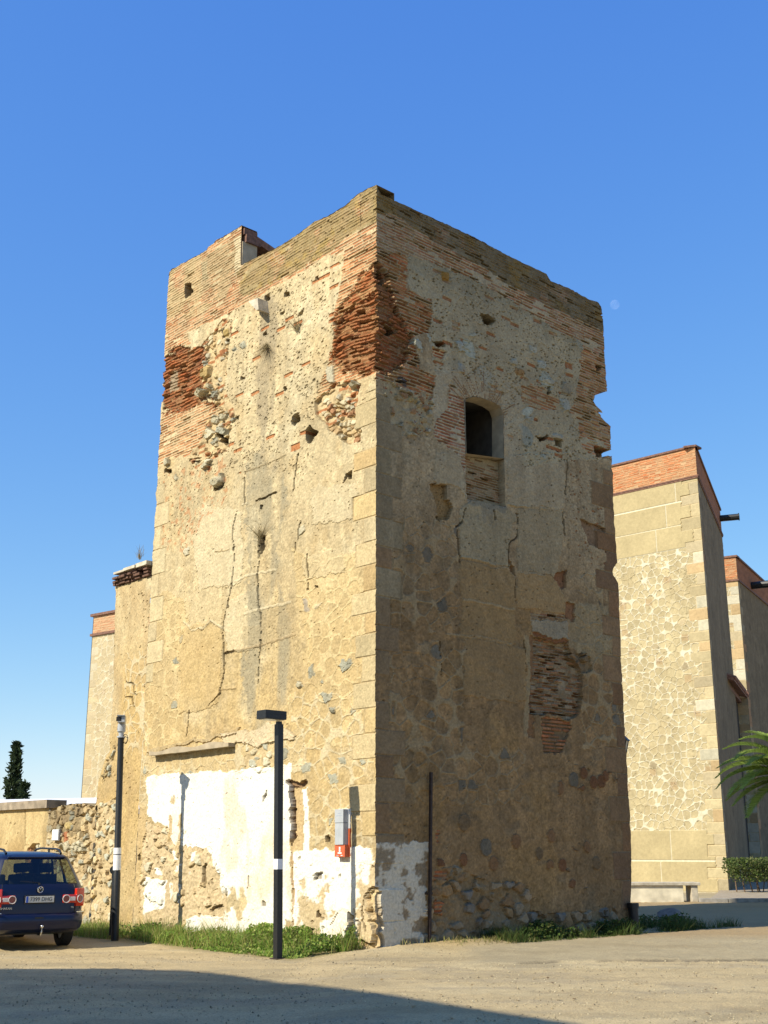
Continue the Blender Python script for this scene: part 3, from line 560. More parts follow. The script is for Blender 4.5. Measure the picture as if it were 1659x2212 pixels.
for q, c, a in ([[(580, 320), (640, 260), (860, 330), (910, 360), (870, 560), (870, 680), (570, 620)], rgb(.38, .33, .23), .75], [[(920, 320), (1190, 340), (1200, 500), (1150, 730), (920, 700)], rgb(.38, .32, .22), .7], [[(575, 640), (870, 700), (910, 760), (910, 1140), (590, 1080)], rgb(.38, .26, .13), .65],
                [[(920, 715), (1150, 735), (1215, 870), (1210, 960), (920, 920)], rgb(.42, .29, .15), .75], [[(600, 1090), (900, 1150), (960, 1180), (980, 1480), (600, 1450)], rgb(.37, .26, .14), .6], [[(860, 0), (1210, 0), (1200, 330), (920, 310), (860, 300)], rgb(.45, .385, .28), .7],
                [[(440, 0), (620, 0), (610, 270), (560, 180), (430, 170)], rgb(.46, .39, .28), .7]):
    k = w.ix(PR('4', q)); w.tint(k, c, a); w.H[k] += .015
for q in ([(960, 1100), (1010, 1110), (1000, 1600), (990, 1700), (960, 1690), (975, 1300)], [(1230, 880), (1480, 900), (1500, 1240), (1380, 1260), (1310, 1180), (1240, 1160)]):
    k = w.ix(PR('4', q)); w.tint(k, rgb(.38, .31, .2), .7)
# upper plaster with stones showing
k = w.ix(PR('2', [(290, 510), (440, 560), (760, 700), (1050, 860), (1390, 1060), (1360, 1400), (1330, 1500), (1560, 1800), (1000, 1850), (890, 1600), (860, 1400), (620, 1280), (450, 1250), (400, 1000), (300, 760)])); w.tint(k, rgb(.47, .42, .31), .75)
w.pits(k, .34, 231, 8, .06, .30); w.pits(k, .22, 232, 14, .04, .35); kk = k[h2(np.floor(u[k] / .27), np.floor(v[k] / .068), 233) < .05]; w.C[kk] = BRICK * .7; w.H[kk] -= .02
w.outlined(k, 234, .5, rgb(.45, .4, .3), lw=.03, stones=.13, stcol=rgb(.40, .42, .38)); w.tint(k, rgb(.26, .24, .18), sm(12.6, 13.9, v[k] + .8 * (fbm(u[k] * 3, v[k] * .6, 235) - .5)) * .7)
w.pits(ALL[v > 5.5], .07, 236, 10, .03, .4); w.pits(ALL[v <= 5.5], .06, 237, 10, .025, .5)
k = w.ix(PR('4', [(1230, 0), (1500, 0), (1510, 700), (1300, 640), (1210, 240)])); w.pits(k, .3, 238, 7, .03, .6, rgb(.34, .17, .09))
# brick crown
k = w.ix(PR('2', [(-110, 60), (-110, 520), (270, 500), (440, 560), (760, 705), (1050, 870), (1380, 1070), (1560, 1210), (1560, 760), (1300, 680), (700, 300)])); w.bricks(k, 241, -.1, brick=rgb(.34, .17, .10), mort=rgb(.45, .39, .29), miss=.12, rough=.015); w.part[k] = 1
k = w.ix(PR('2', [(-110, 40), (-110, 200), (200, 260), (450, 430), (700, 560), (900, 680), (1150, 820), (1500, 990), (1560, 990), (1560, 760), (1300, 640), (700, 280)])); g = sm(.12, .42, fbm(u[k] * 1.7, v[k] * 2.3, 242))
w.tint(k, lerp(rgb(.20, .165, .095), rgb(.27, .24, .18), fbm(u[k] * 3, v[k] * 3, 243)[:, None]), .90 * g); w.C[k] *= .80; w.pits(k, .14, 244, 8, .05, .35); w.tint(k, rgb(.27, .19, .06), sm(.56, .7, fbm(u[k] * 2.6, v[k] * 2.6, 245)) * .5)
# brick quoin at the near corner
k = w.ix(PR('2', [(-110, 480), (270, 500), (290, 520), (285, 740), (350, 770), (440, 800), (420, 1000), (295, 1040), (360, 1190), (360, 1240), (450, 1280), (445, 1400), (330, 1390), (130, 1300), (-110, 1260)])); w.bricks(k, 251, -.1, brick=rgb(.40, .165, .085), mort=rgb(.44, .36, .25), ch=.078, proud=-.03, rough=.02, miss=.10, wavy=.05)
k = w.ix(PR('2', [(-110, 520), (100, 560), (160, 620), (180, 740), (240, 900), (290, 1040), (300, 1180), (180, 1260), (-110, 1250)]), soft=.22); w.bricks(k, 252, -.4, brick=REDB * .85, mort=rgb(.30, .20, .12), ch=.08, proud=.03, rough=.06, miss=.1, base=-.12, wavy=.08)
for q, d in (([(95, 580), (130, 590), (150, 690), (110, 680)], .3), ([(110, 930), (190, 950), (200, 1000), (150, 1010)], .35), ([(440, 1050), (520, 1060), (500, 1090), (460, 1085)], .35), ([(750, 890), (800, 890), (835, 930), (800, 960), (765, 940)], .4)):
    hole(PR('2', q), d, w)
k = w.ix(PR('2', [(430, 1090), (520, 1120), (500, 1180), (440, 1160)])); w.bricks(k, 253, -.3, brick=REDB, base=-.03)
# brick quoin at the far corner and stray brick patches
k = w.ix(PR('2', [(1390, 1080), (1560, 1200), (1600, 1800), (1480, 1770), (1380, 1680), (1360, 1560), (1300, 1500), (1350, 1400), (1370, 1300)])); w.bricks(k, 255, .0, brick=rgb(.40, .20, .11), mort=rgb(.46, .38, .26), miss=.07, rough=.03)
k = w.ix(PR('2', [(1000, 1340), (1130, 1345), (1240, 1430), (1235, 1500), (1120, 1490), (1000, 1440)])); w.bricks(k, 256, .05, brick=rgb(.40, .19, .10), mort=rgb(.46, .38, .26))
k = w.ix(PR('2', [(1370, 1640), (1580, 1700), (1580, 1810), (1480, 1790), (1390, 1740)])); w.bricks(k, 257, .1, brick=rgb(.42, .2, .11), mort=rgb(.46, .4, .29))
k = w.ix(PR('2', [(1380, 1660), (1500, 1680), (1510, 1720), (1390, 1700)])); w.tint(k, rgb(.5, .45, .34), .9)
for q in ([(290, 1040), (340, 1050), (380, 1130), (330, 1110)], [(230, 1370), (300, 1360), (310, 1410), (250, 1410)]):
    stone(PR('2', q), rgb(.40, .42, .40), .05, w)
for q, c in (([(1240, 1420), (1290, 1430), (1310, 1500), (1250, 1510)], rgb(.40, .42, .40)), ([(1130, 1290), (1230, 1320), (1220, 1340), (1140, 1320)], rgb(.48, .48, .43)), ([(1260, 1300), (1310, 1330), (1310, 1410), (1255, 1400)], rgb(.34, .31, .25)), ([(565, 1060), (620, 1070), (635, 1130), (600, 1140)], rgb(.42, .43, .40)), ([(600, 1190), (640, 1230), (640, 1265), (600, 1260)], rgb(.36, .37, .36)), ([(965, 1225), (1015, 1250), (1010, 1285), (965, 1260)], rgb(.33, .22, .12)),
             ([(1190, 1650), (1270, 1665), (1260, 1690), (1190, 1680)], rgb(.46, .44, .38)), ([(1040, 1080), (1100, 1095), (1095, 1140), (1045, 1125)], rgb(.42, .43, .40)), ([(1100, 1180), (1160, 1190), (1150, 1240), (1105, 1230)], rgb(.40, .42, .40)), ([(930, 1170), (970, 1180), (970, 1220), (935, 1210)], rgb(.42, .42, .38)), ([(490, 610), (540, 620), (540, 670), (500, 660)], rgb(.33, .21, .07)), ([(660, 1010), (715, 1015), (710, 1035), (670, 1030)], rgb(.4, .42, .4)),
             ([(220, 1280), (270, 1290), (275, 1340), (230, 1330)], rgb(.12, .12, .15)), ([(1020, 1520), (1080, 1530), (1070, 1565), (1030, 1560)], rgb(.40, .42, .40))):
    stone(PR('2', q), c, .04, w)
for q, d in (([(1080, 1650), (1170, 1665), (1170, 1680), (1110, 1680)], .22), ([(1205, 1680), (1260, 1690), (1255, 1740), (1225, 1740)], .3), ([(1460, 1725), (1620, 1735), (1515, 1790), (1465, 1780)], .3), ([(1460, 1200), (1500, 1210), (1500, 1240), (1465, 1235)], .2), ([(1165, 1335), (1190, 1340), (1190, 1390), (1165, 1390)], .15)):
    hole(PR('2', q), d, w)
# rubble below the near brick quoin
k = w.ix(PR('2', [(130, 1300), (330, 1400), (445, 1410), (445, 1640), (330, 1660), (180, 1640)])); w.rubble(k, 261, .19, pal=[rgb(.36, .28, .17), rgb(.32, .2, .12), rgb(.4, .33, .22), rgb(.34, .26, .13), rgb(.38, .36, .3)], mort=rgb(.42, .35, .24), h=.03, joint=.03, cover=.45); w.pits(k, .3, 262, 9, .03, .6, rgb(.34, .13, .07))
# around the window
k = w.ix(PR('2', [(455, 1200), (610, 1260), (640, 1440), (540, 1330), (520, 1500), (460, 1650), (445, 1400)])); w.tint(k, rgb(.50, .44, .34), .7)
k = w.ix(PR('2', [(545, 1300), (640, 1380), (645, 1900), (600, 1770), (450, 1680), (470, 1580), (540, 1480)])); w.bricks(k, 263, .22, brick=rgb(.36, .15, .09), mort=rgb(.50, .44, .34), miss=.06)
k = w.ix(PR('2', [(885, 1300), (990, 1320), (1000, 1500), (1000, 1900), (890, 1900), (880, 1500)])); w.tint(k, rgb(.48, .42, .32), .6)
cx_, cy_ = uvR(*px('2', [(765, 1560)])[0]); d = np.hypot(u - cx_, v - cy_); a = np.arctan2(v - cy_, u - cx_)
k = np.nonzero((d > .50) & (d < 1.28 + .35 * (fbm(a * 9, a * 0, 266) - .5)) & (a > .35) & (a < 2.75) & (v > cy_ + .15))[0]
n_ = np.floor(a[k] * 15.0); f_ = a[k] * 15.0 - n_; tick = (np.abs(f_ - .5) < .15) & (d[k] < .70 + .50 * h2(n_, n_ * 0, 267)) & (h2(n_, n_ * 0 + 1, 268) > .3)
w.tint(k, rgb(.44, .37, .27), .5); w.C[k[tick]] = lerp(w.C[k[tick]], rgb(.27, .12, .07), .62); w.H[k[tick]] -= .015
# eroded scars, cracks and lifts
for q, c, dp in (([(400, 190), (440, 180), (490, 180), (500, 260), (540, 320), (500, 400), (455, 390), (430, 280)], rgb(.30, .19, .08), .10), ([(1155, 690), (1215, 690), (1215, 790), (1190, 800), (1150, 740)], rgb(.30, .13, .07), .08), ([(1220, 890), (1260, 890), (1265, 1000), (1215, 980)], rgb(.32, .15, .08), .06),
                 ([(1300, 390), (1340, 400), (1450, 440), (1445, 560), (1350, 540), (1330, 460)], rgb(.24, .15, .10), .07), ([(870, 600), (905, 690), (900, 730), (875, 700)], rgb(.26, .15, .08), .08), ([(1440, 560), (1470, 600), (1470, 660)], rgb(.3, .16, .09), .05), ([(1290, 1230), (1360, 1220), (1370, 1300), (1300, 1330)], rgb(.27, .2, .12), .05)):
    k = w.blob(None, PR('4', q), -dp, c, .8); w.pits(k, .3, 271, 9, .03, .5)
for pts, ww in (([(610, 320), (590, 400), (560, 440), (570, 600), (572, 640)], .018), ([(915, 350), (925, 480), (870, 540), (868, 680), (905, 730), (912, 910)], .016), ([(1195, 350), (1210, 490)], .02), ([(1228, 0), (1222, 120), (1210, 235)], .022), ([(1125, 190), (1130, 260)], .02), ([(780, 310), (785, 390)], .03), ([(455, 1090), (465, 1320)], .015), ([(960, 1120), (970, 1300)], .015), ([(440, 370), (460, 400)], .03), ([(1440, 490), (1448, 560)], .03)):
    w.crack(PR('4', pts), ww * .9, .05, .42)
for pts in ([(570, 615), (740, 650), (870, 690)], [(920, 705), (1150, 735)], [(490, 1075), (700, 1100), (890, 1140)], [(860, 300), (1000, 320), (1190, 335)], [(590, 870), (900, 930)]):
    w.seam(PR('4', pts), rgb(.46, .37, .24), .035, .6, .012)
k = w.ix(PR('4', [(620, 250), (850, 310), (850, 360), (620, 290)])); w.tint(k, rgb(.20, .21, .20), .6)
k = w.ix(PR('4', [(640, 280), (800, 320), (790, 400), (640, 380)])); kk = k[fbm(u[k] * 9, v[k] * .8, 281) > .5]; w.tint(kk, rgb(.24, .23, .2), .5)
# blocked doorway
k = w.ix(PR('4', [(1010, 955), (1215, 965), (1215, 985), (1010, 985)])); w.bricks(k, 283, .0, brick=rgb(.28, .15, .09), mort=rgb(.34, .27, .18))
k = w.ix(PR('4', [(1000, 990), (1225, 1000), (1235, 1105), (1020, 1075)])); w.tint(k, rgb(.36, .32, .25), .85); w.H[k] += .02
k = w.ix(PR('4', [(1020, 1070), (1235, 1110), (1235, 1130), (1030, 1090)])); w.C[k] = rgb(.26, .12, .06); w.H[k] = -.02
k = w.ix(PR('4', [(1030, 1095), (1225, 1130), (1245, 1190), (1300, 1230), (1310, 1420), (1290, 1560), (1240, 1580), (1000, 1550), (1015, 1330)])); w.bricks(k, 285, .02, brick=rgb(.34, .17, .095), mort=rgb(.27, .21, .14), ch=.062, bl=.24, miss=.10, rough=.05, base=-.10, wavy=.05); w.part[k] = 3
kk = k[h2(np.floor(u[k] / .24), np.floor(v[k] / .062), 286) < .18]; w.C[kk] = lerp(w.C[kk], rgb(.42, .36, .28), .6)
k = w.ix(PR('4', [(1000, 1090), (1028, 1100), (1020, 1700), (990, 1700), (1005, 1400), (1000, 1250)])); w.tint(k, rgb(.25, .13, .07), .7); w.H[k] -= .03
k = w.ix(PR('4', [(1060, 1580), (1245, 1590), (1250, 1640), (1190, 1780), (1080, 1780)])); w.bricks(k, 287, .1, brick=rgb(.42, .19, .10), mort=rgb(.22, .16, .1), ch=.075, bl=.36, proud=.03, base=-.06)
k = w.ix(PR('4', [(1230, 1200), (1330, 1190), (1340, 1330), (1300, 1300)])); w.rubble(k, 288, .2, pal=[rgb(.28, .18, .1), rgb(.22, .16, .1)], mort=rgb(.24, .18, .12), h=.05)
# stones showing low down
for sd, q, pr in ((291, [(640, 330), (900, 360), (930, 900), (480, 880), (600, 600)], .36), (292, [(0, 500), (500, 700), (900, 880), (900, 1000), (0, 880)], .22), (293, [(680, 360), (820, 380), (900, 430), (800, 500), (690, 480)], .7)):
    k = w.ix(PR('7', q)); f1, f2, cx, cy = voro(u[k] / .42, v[k] / .42, sd, .9); rr_ = h2(cx, cy, sd + 3); m = (rr_ < pr) & (f1 < .26 + .12 * h2(cx, cy, sd + 4))
    P_ = np.array([rgb(.19, .095, .05), rgb(.23, .115, .06), rgb(.20, .14, .085), rgb(.17, .155, .13), rgb(.26, .15, .08)]); w.C[k] = np.where(m[:, None], P_[(h2(cx, cy, sd + 5) * 5).astype(int)], w.C[k]); w.H[k] += np.where(m, .025, 0)
k = w.ix(PR('7', [(0, 900), (110, 880), (250, 950), (450, 960), (480, 1100), (600, 1120), (900, 1080), (930, 1140), (700, 1300), (-110, 1320)])); w.rubble(k, 295, .30, pal=[rgb(.28, .18, .1), rgb(.33, .22, .12), rgb(.25, .19, .13), rgb(.3, .24, .17), rgb(.36, .27, .18), rgb(.22, .2, .18)], mort=rgb(.31, .225, .135), h=.05, joint=.05, cover=.45, asp=.75)
for q in ([(0, 700), (20, 700), (20, 760), (0, 760)], [(-10, 900), (50, 900), (50, 950), (-10, 950)], [(-5, 1040), (38, 1050), (35, 1130), (-5, 1120)]):
    k = w.ix(PR('7', q)); w.bricks(k, 297, -.3, brick=rgb(.40, .15, .07), mort=rgb(.3, .2, .12))
w.quoins(.0, 10.45, 301, .40, .68, .40, .56, [rgb(.34, .28, .19), rgb(.31, .25, .17), rgb(.30, .20, .12), rgb(.34, .28, .19)], edge=0, prob=.9, jc=.62)
for hcut in (1, 0):
    k = np.nonzero((u < .75) & (v < 6.2) & ((w.part == 2)))[0]; w.tint(k, rgb(.26, .17, .10), .35)
w.quoins(.45, 10.3, 302, .36, .70, .42, .62, [rgb(.27, .16, .09), rgb(.25, .16, .10), rgb(.30, .20, .12)], edge=WR, sgn=-1, prob=.85, jc=.5)
w.grime(ALL, 340, .26, rgb(.19, .135, .08), .16, .24)
# remains of whitewash by the corner
k = w.ix(PR('6', [(1015, 1000), (1150, 985), (1362, 990), (1358, 1640), (1200, 1680), (1020, 1780)])); w.tint(k, rgb(.34, .28, .21), .8)
f_ = fbm(u[k] * 2.6, v[k] * 2.6, 305, 5, .62) + .16 * sm(1.8, 2.6, v[k]); w.tint(k, rgb(.74, .70, .63), sm(.40, .46, f_) * .92); w.H[k] += .008 * sm(.40, .46, f_); w.part[k] = 0
k = w.ix(PR('6', [(1015, 1290), (1045, 1300), (1050, 1720), (1020, 1760)])); w.tint(k, rgb(.42, .33, .23), .8); w.H[k] -= .07
# window opening, brick filling under it, the door recess
win = PR('2', [(641, 1445), (646, 1422), (700, 1408), (760, 1420), (826, 1446), (866, 1474), (884, 1520), (886, 1800), (650, 1768)])
fill = PR('2', [(650, 1768), (888, 1802)]) + PR('4', [(850, 315), (620, 265)])
k = w.ix(fill, False); w.bricks(k, 311, .3, brick=rgb(.30, .17, .10), mort=rgb(.33, .27, .18), ch=.055, bl=.25, base=-.16, rough=.02); w.part[k] = 4
win_holes = np.zeros(w.n, bool); win_holes[w.ix(win, False)] = True
RW = w
# ---- outline of each sheet, eaten corner shared by both
topL = [(803, 405), (785, 412), (770, 421), (758, 432), (755, 437), (720, 460), (700, 470), (680, 478), (662, 492), (640, 508), (610, 528), (585, 541), (560, 553), (525, 570)]
merl = [(523, 486), (505, 497), (480, 512), (466, 519), (461, 526), (450, 533), (446, 540), (420, 555), (400, 566), (393, 568), (385, 575), (371, 580), (366, 589), (362, 600)]
tl = [uvL(*p) for p in topL]; ml = [uvL(*p) for p in merl]
tl = [(max(0, a - tl[0][0]) if i == 0 else a, b) for i, (a, b) in enumerate(tl)]; UM = ml[0][0]
TL = topline(tl + [(UM - .002, tl[-1][1]), (UM, ml[0][1])] + ml + [(8.2, ml[-1][1])], LW.us, .045, 5)
TL[LW.us < UM - .03] = np.minimum(TL[LW.us < UM - .03], max(b for a, b in tl))
topR = [(806, 405), (818, 409), (822, 418), (850, 432), (900, 455), (960, 482), (1030, 515), (1100, 553), (1181, 592), (1189, 606), (1230, 623), (1275, 648), (1292, 652), (1298, 662)]
TR = topline([uvR(*p) for p in topR] + [(7.6, uvR(1298, 664)[1] - .1)], RW.us, .04, 9)
TR[0] = TL[0]
edge = [(1297, 655), (1303, 690), (1307, 790), (1312, 845), (1300, 849), (1285, 854), (1281, 868), (1290, 889), (1303, 893), (1307, 912), (1318, 920), (1322, 990), (1325, 1100), (1333, 1215), (1323, 1230), (1325, 1242), (1335, 1260), (1345, 1500), (1360, 1760), (1364, 1880), (1362, 1950)]
er = sorted((uvR(*p)[1], uvR(*p)[0]) for p in edge)
eR = np.interp(vs, [a for a, b in er], [b for a, b in er]) - WR + .03 * (fbm(vs * 5, vs * 0, 321, 4, .7) - .5) * 2
eL = .05 * (fbm(vs * 4, vs * 0, 322, 4, .7) - .5) * 2
hl = LW.H.reshape(LW.nr, LW.nc)[:, 0].copy(); hr = RW.H.reshape(RW.nr, RW.nc)[:, 0].copy()
fallL = np.clip(1 - LW.us / .9, 0, 1) ** 2; fallR = np.clip(1 - RW.us / .9, 0, 1) ** 2
farL = np.clip(1 - (WL - LW.us) / .8, 0, 1) ** 2; farR = np.clip(1 - (WR - RW.us) / .9, 0, 1) ** 1.5
shL = (-hr[:, None] * fallL[None] + eL[:, None] * farL[None]).ravel()
shR = (-hl[:, None] * fallR[None] + eR[:, None] * farR[None]).ravel()
LW.mesh(tower, {0: 'wall', 1: 'parapet', 2: 'corner_stones', 5: 'corner_stones'}, C0, DL, -DR, M['masonry'], TL, shL)
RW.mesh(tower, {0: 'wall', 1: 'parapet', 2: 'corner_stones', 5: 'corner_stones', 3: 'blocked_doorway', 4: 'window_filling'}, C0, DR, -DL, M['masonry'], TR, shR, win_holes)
# hidden sides, parapet thickness and roof floor
def side(P, nr, nc, cidx, vec, name):
    e = P.reshape(nr, nc, 3)[:, cidx][::6]; a = e; b = e + np.outer(np.ones(len(e)), vec); n = len(e)
    F = [(i, i + 1, n + i + 1, n + i) for i in range(n - 1)]
    np_mesh(name, np.vstack([a, b]), F, M['masonry'], tower, np.tile(rgb(.45, .36, .23), (2 * n, 1)))
side(LW.P, LW.nr, LW.nc, LW.nc - 1, DR * 7.3, 'wall'); side(RW.P, RW.nr, RW.nc, RW.nc - 1, DL * 7.8, 'wall')
def strip_top(us, T, du, inn, name, sel, thick=.5, drop=1.0):
    us = us[sel]; T = T[sel]; n = len(us)
    A = C0 + np.outer(us, du); A[:, 2] = T - .003; B = A + inn * thick; Cc = B.copy(); Cc[:, 2] -= drop
    F = [(i, i + 1, n + i + 1, n + i) for i in range(n - 1)] + [(n + i, n + i + 1, 2 * n + i + 1, 2 * n + i) for i in range(n - 1)]
    np_mesh(name, np.vstack([A, B, Cc]), F, M['masonry'], tower, np.tile(rgb(.30, .24, .15), (3 * n, 1)))
strip_top(LW.us, TL, DL, DR, 'parapet_top', LW.us < UM); strip_top(LW.us, TL, DL, DR, 'turret_top', LW.us >= UM, .46, 1.5)
strip_top(RW.us, TR, DR, DL, 'parapet_top', RW.us > -1)
mb = MB(); z0 = 13.9
q = [C0 + DL * a + DR * b for a, b in ((.3, .3), (7.6, .3), (7.6, 7.1), (.3, 7.1))]; mb.add([(p[0], p[1], z0) for p in q], [(0, 1, 2, 3)]); mb.build('roof_floor', M['plaster_grey'], tower, world=True)
# turret: end of its wall, sloping roof slab and the dark room beneath
ztop, zbot = ml[0][1], tl[-1][1] - .9
AX, AY, AZ = DL, DR, np.array([0, 0, 1.0])
def tbox(mb, u0, u1, d0, d1, z0, z1, z0b=None, z1b=None):
    """box in tower axes; z0b, z1b are the heights at its deep end"""
    z0b = z0 if z0b is None else z0b; z1b = z1 if z1b is None else z1b
    P = [(u0, d0, z0), (u1, d0, z0), (u1, d1, z0b), (u0, d1, z0b), (u0, d0, z1), (u1, d0, z1), (u1, d1, z1b), (u0, d1, z1b)]
    return mb.add([C0 + AX * a + AY * b + AZ * c for a, b, c in P], [(0, 1, 2, 3), (4, 5, 6, 7), (0, 1, 5, 4), (1, 2, 6, 5), (2, 3, 7, 6), (3, 0, 4, 7)])
mb = MB(); tbox(mb, UM - .012, UM + .3, .03, .45, zbot, ztop - .42); mb.build('turret_end', M['plaster_grey'], tower, world=True)
mb = MB(); tbox(mb, UM - .06, UM + .3, .10, .52, ztop - .42, ztop - .22); tbox(mb, UM - .02, UM + .3, .06, .44, ztop - .22, ztop - .06); mb.build('turret_cornice', M['coping'], tower, world=True)
mb = MB(); tbox(mb, UM + .02, WL - .1, .47, 3.2, ztop - .30, ztop - .12, ztop - .95, ztop - .77); mb.build('roof_slab', M['tile'], tower, world=True)
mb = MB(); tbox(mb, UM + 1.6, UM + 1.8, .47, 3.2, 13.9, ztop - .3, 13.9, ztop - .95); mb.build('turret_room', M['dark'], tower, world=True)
# window reveal and the dark room behind
ring = win
mb = MB(); n = len(ring); f_ = [C0 + DR * a + AZ * b + DL * -.01 for a, b in ring]; g_ = [p + DL * .34 for p in f_]
mb.add(f_ + g_, [(i, (i + 1) % n, n + (i + 1) % n, n + i) for i in range(n)])
mb.build('window_reveal', M['plaster_grey'], tower, world=True)
a0 = min(p[0] for p in ring); a1 = max(p[0] for p in ring); b0 = min(p[1] for p in ring); b1 = max(p[1] for p in ring)
mb = MB(); P = []
for d_, e_ in ((.33, 0.0), (2.6, .5)):
    P += [C0 + DR * (a0 - .05 - e_) + DL * d_ + AZ * (b0 - .05 - e_), C0 + DR * (a1 + .05 + e_) + DL * d_ + AZ * (b0 - .05 - e_), C0 + DR * (a1 + .05 + e_) + DL * d_ + AZ * (b1 + .05 + e_), C0 + DR * (a0 - .05 - e_) + DL * d_ + AZ * (b1 + .05 + e_)]
mb.add(P, [(0, 1, 5, 4), (1, 2, 6, 5), (2, 3, 7, 6), (3, 0, 4, 7), (4, 5, 6, 7)]); mb.build('window_room', M['room_shade'], tower, world=True)
# corbel, old roof ledge
def wedge(mb, q, d0, d1, uv=uvL, along=DL, nrm=-DR):
    n = len(q); P = [uv(*p) for p in q]
    mb.prism(P, nrm * (d1 - d0), along, AZ, C0 + nrm * d0)
mb = MB(); wedge(mb, px('1', [(735, 905), (800, 880), (806, 960), (790, 965)]), -.05, .30); mb.build('corbel', M['stone'], tower, world=True)
us = np.linspace(0, 1, 26); xs_ = lerp(336, 508, us); yt = lerp(1624, 1602, us) + 3 * np.sin(us * 14) ; yb = lerp(1632, 1613, us) + 5 * (fbm(us * 9, us * 0, 330) - .3) * (1.3 - us)
q = list(zip(xs_, yt)) + list(zip(xs_[::-1], yb[::-1]))
mb = MB(); wedge(mb, q, -.03, .17); mb.build('ledge', M['plaster_grey'], tower, world=True)
# ------------------------------------------------------------------ walls that run on from the tower
GZ = -.08
def stub_side(wl, root, cidx, vec, name):
    e = wl.P.reshape(wl.nr, wl.nc, 3)[:, cidx][::5]; n = len(e); b = e + vec
    np_mesh(name, np.vstack([e, b]), [(i, i + 1, n + i + 1, n + i) for i in range(n - 1)], M['masonry'], root, np.tile(rgb(.42, .33, .2), (2 * n, 1)))
sw = empty('side_wall', tuple(C0 + DL * 9), 'tall ochre plastered wall stub with a broken left edge, joined to the lit side of the tower', 'wall')
wu1 = 10.1
w = Wall(np.arange(8.0, wu1 + .001, .03), np.arange(-.35, 8.3, .0165), 401); u, v = w.U, w.V; ALL = np.arange(w.n); w_ = w
t = fbm(u * .6, v * .5, 403); w.C[:] = lerp(OCHRE, PALE, sm(.35, .7, t)[:, None]); w.tint(ALL, CREAM, .5 * sm(5.2, 7, v)); w.C *= (.88 + .24 * fbm(u * 4, v * 3, 404))[:, None]
w.H += .03 * (fbm(u, v, 405) - .5) + .015 * (fbm(u * 5, v * 5, 406) - .5)
w.pits(ALL, .09, 407, 9, .03, .5); k = w.ix(PL('3', [(190, 820), (260, 800), (270, 1200), (230, 1420), (200, 1400), (215, 1100)])); w.pits(k, .35, 408, 8, .04, .5); w.tint(k, rgb(.5, .38, .24), .4)
w.grime(ALL, 416, .6, rgb(.43, .32, .19), .3, .32)
k = w.ix(PL('3', [(80, 1200), (300, 1150), (300, 1800), (60, 1800)])); w.outlined(k, 409, .3, CREAM, stones=.05)
for q in ([(85, 1374), (145, 1378)], [(145, 1378), (155, 1440), (168, 1450)], [(85, 1458), (140, 1460)], [(140, 1460), (152, 1520)]): w.crack(PL('3', q), .018, .03, .35)
k = w.ix(PL('5', [(700, 360), (720, 420), (700, 500), (710, 560), (640, 560), (650, 480)])); w.rubble(k, 410, .22, pal=[rgb(.4, .33, .2), GREYST, rgb(.45, .36, .22)], h=.05)
k = w.ix(PL('5', [(560, 760), (760, 700), (760, 1560), (540, 1560)])); w.rubble(k, 411, .21, pal=[rgb(.62, .52, .36), rgb(.6, .47, .3), PALEST, rgb(.55, .42, .27), GREYST * 1.1], h=.03, joint=.045, cover=.5, jw=.09, mort=rgb(.60, .49, .33)); w.pits(k, .15, 412, 6, .06, .5)
le = [(250, 1266), (247, 1400), (246, 1480), (241, 1545), (236, 1590), (237, 1620), (222, 1650), (213, 1690), (207, 1740), (200, 1900), (195, 1990)]
ee = sorted((uvL(*p)[1], uvL(*p)[0]) for p in le); eS = np.interp(w.vs, [a for a, b in ee], [b for a, b in ee]) - wu1 + .05 * (fbm(w.vs * 4, w.vs * 0, 413, 4, .7) - .5) * 2
fall = np.clip(1 - (wu1 - w.us) / 1.5, 0, 1) ** 1.3
T = np.full(len(w.us), uvL(250, 1268)[1]) + .04 * (vnoise(w.us * 8, w.us * 0, 414) - .5)
w.mesh(sw, {0: 'wall_face'}, C0, DL, -DR, M['masonry'], T, (eS[:, None] * fall[None]).ravel()); stub_side(w, sw, w.nc - 1, DR * .7, 'wall_end')
SWL = w
zt = float(T.mean()); zc = uvL(262, 1238)[1]
rr = random.Random(12)
for row in range(4):                                                # broken brick and tile courses, each brick a little askew
    mb = MB(); a = 8.0
    while a < 9.62 - .05 * row:
        L_ = rr.uniform(.14, .30); o_ = .06 + .05 * row * (1 if row < 3 else .4) + rr.uniform(-.04, .05); z0_ = zt + .02 + .062 * row
        if rr.random() < .9: tbox(mb, a, min(a + L_ - .015, 9.66), -o_, .5, z0_ + rr.uniform(-.008, .008), z0_ + .05 + rr.uniform(-.008, .006))
        a += L_
    mb.build('brick_course', M['burnt'], sw, world=True)
mb = MB()
for a0_, a1_, h_ in ((8.0, 8.5, .10), (8.48, 9.0, .07), (8.98, 9.5, .05)): tbox(mb, a0_, a1_, -.20 + .03 * a0_ % .05, .50, zt + .265, zt + .265 + h_)
mb.build('cornice', M['stone'], sw, world=True)

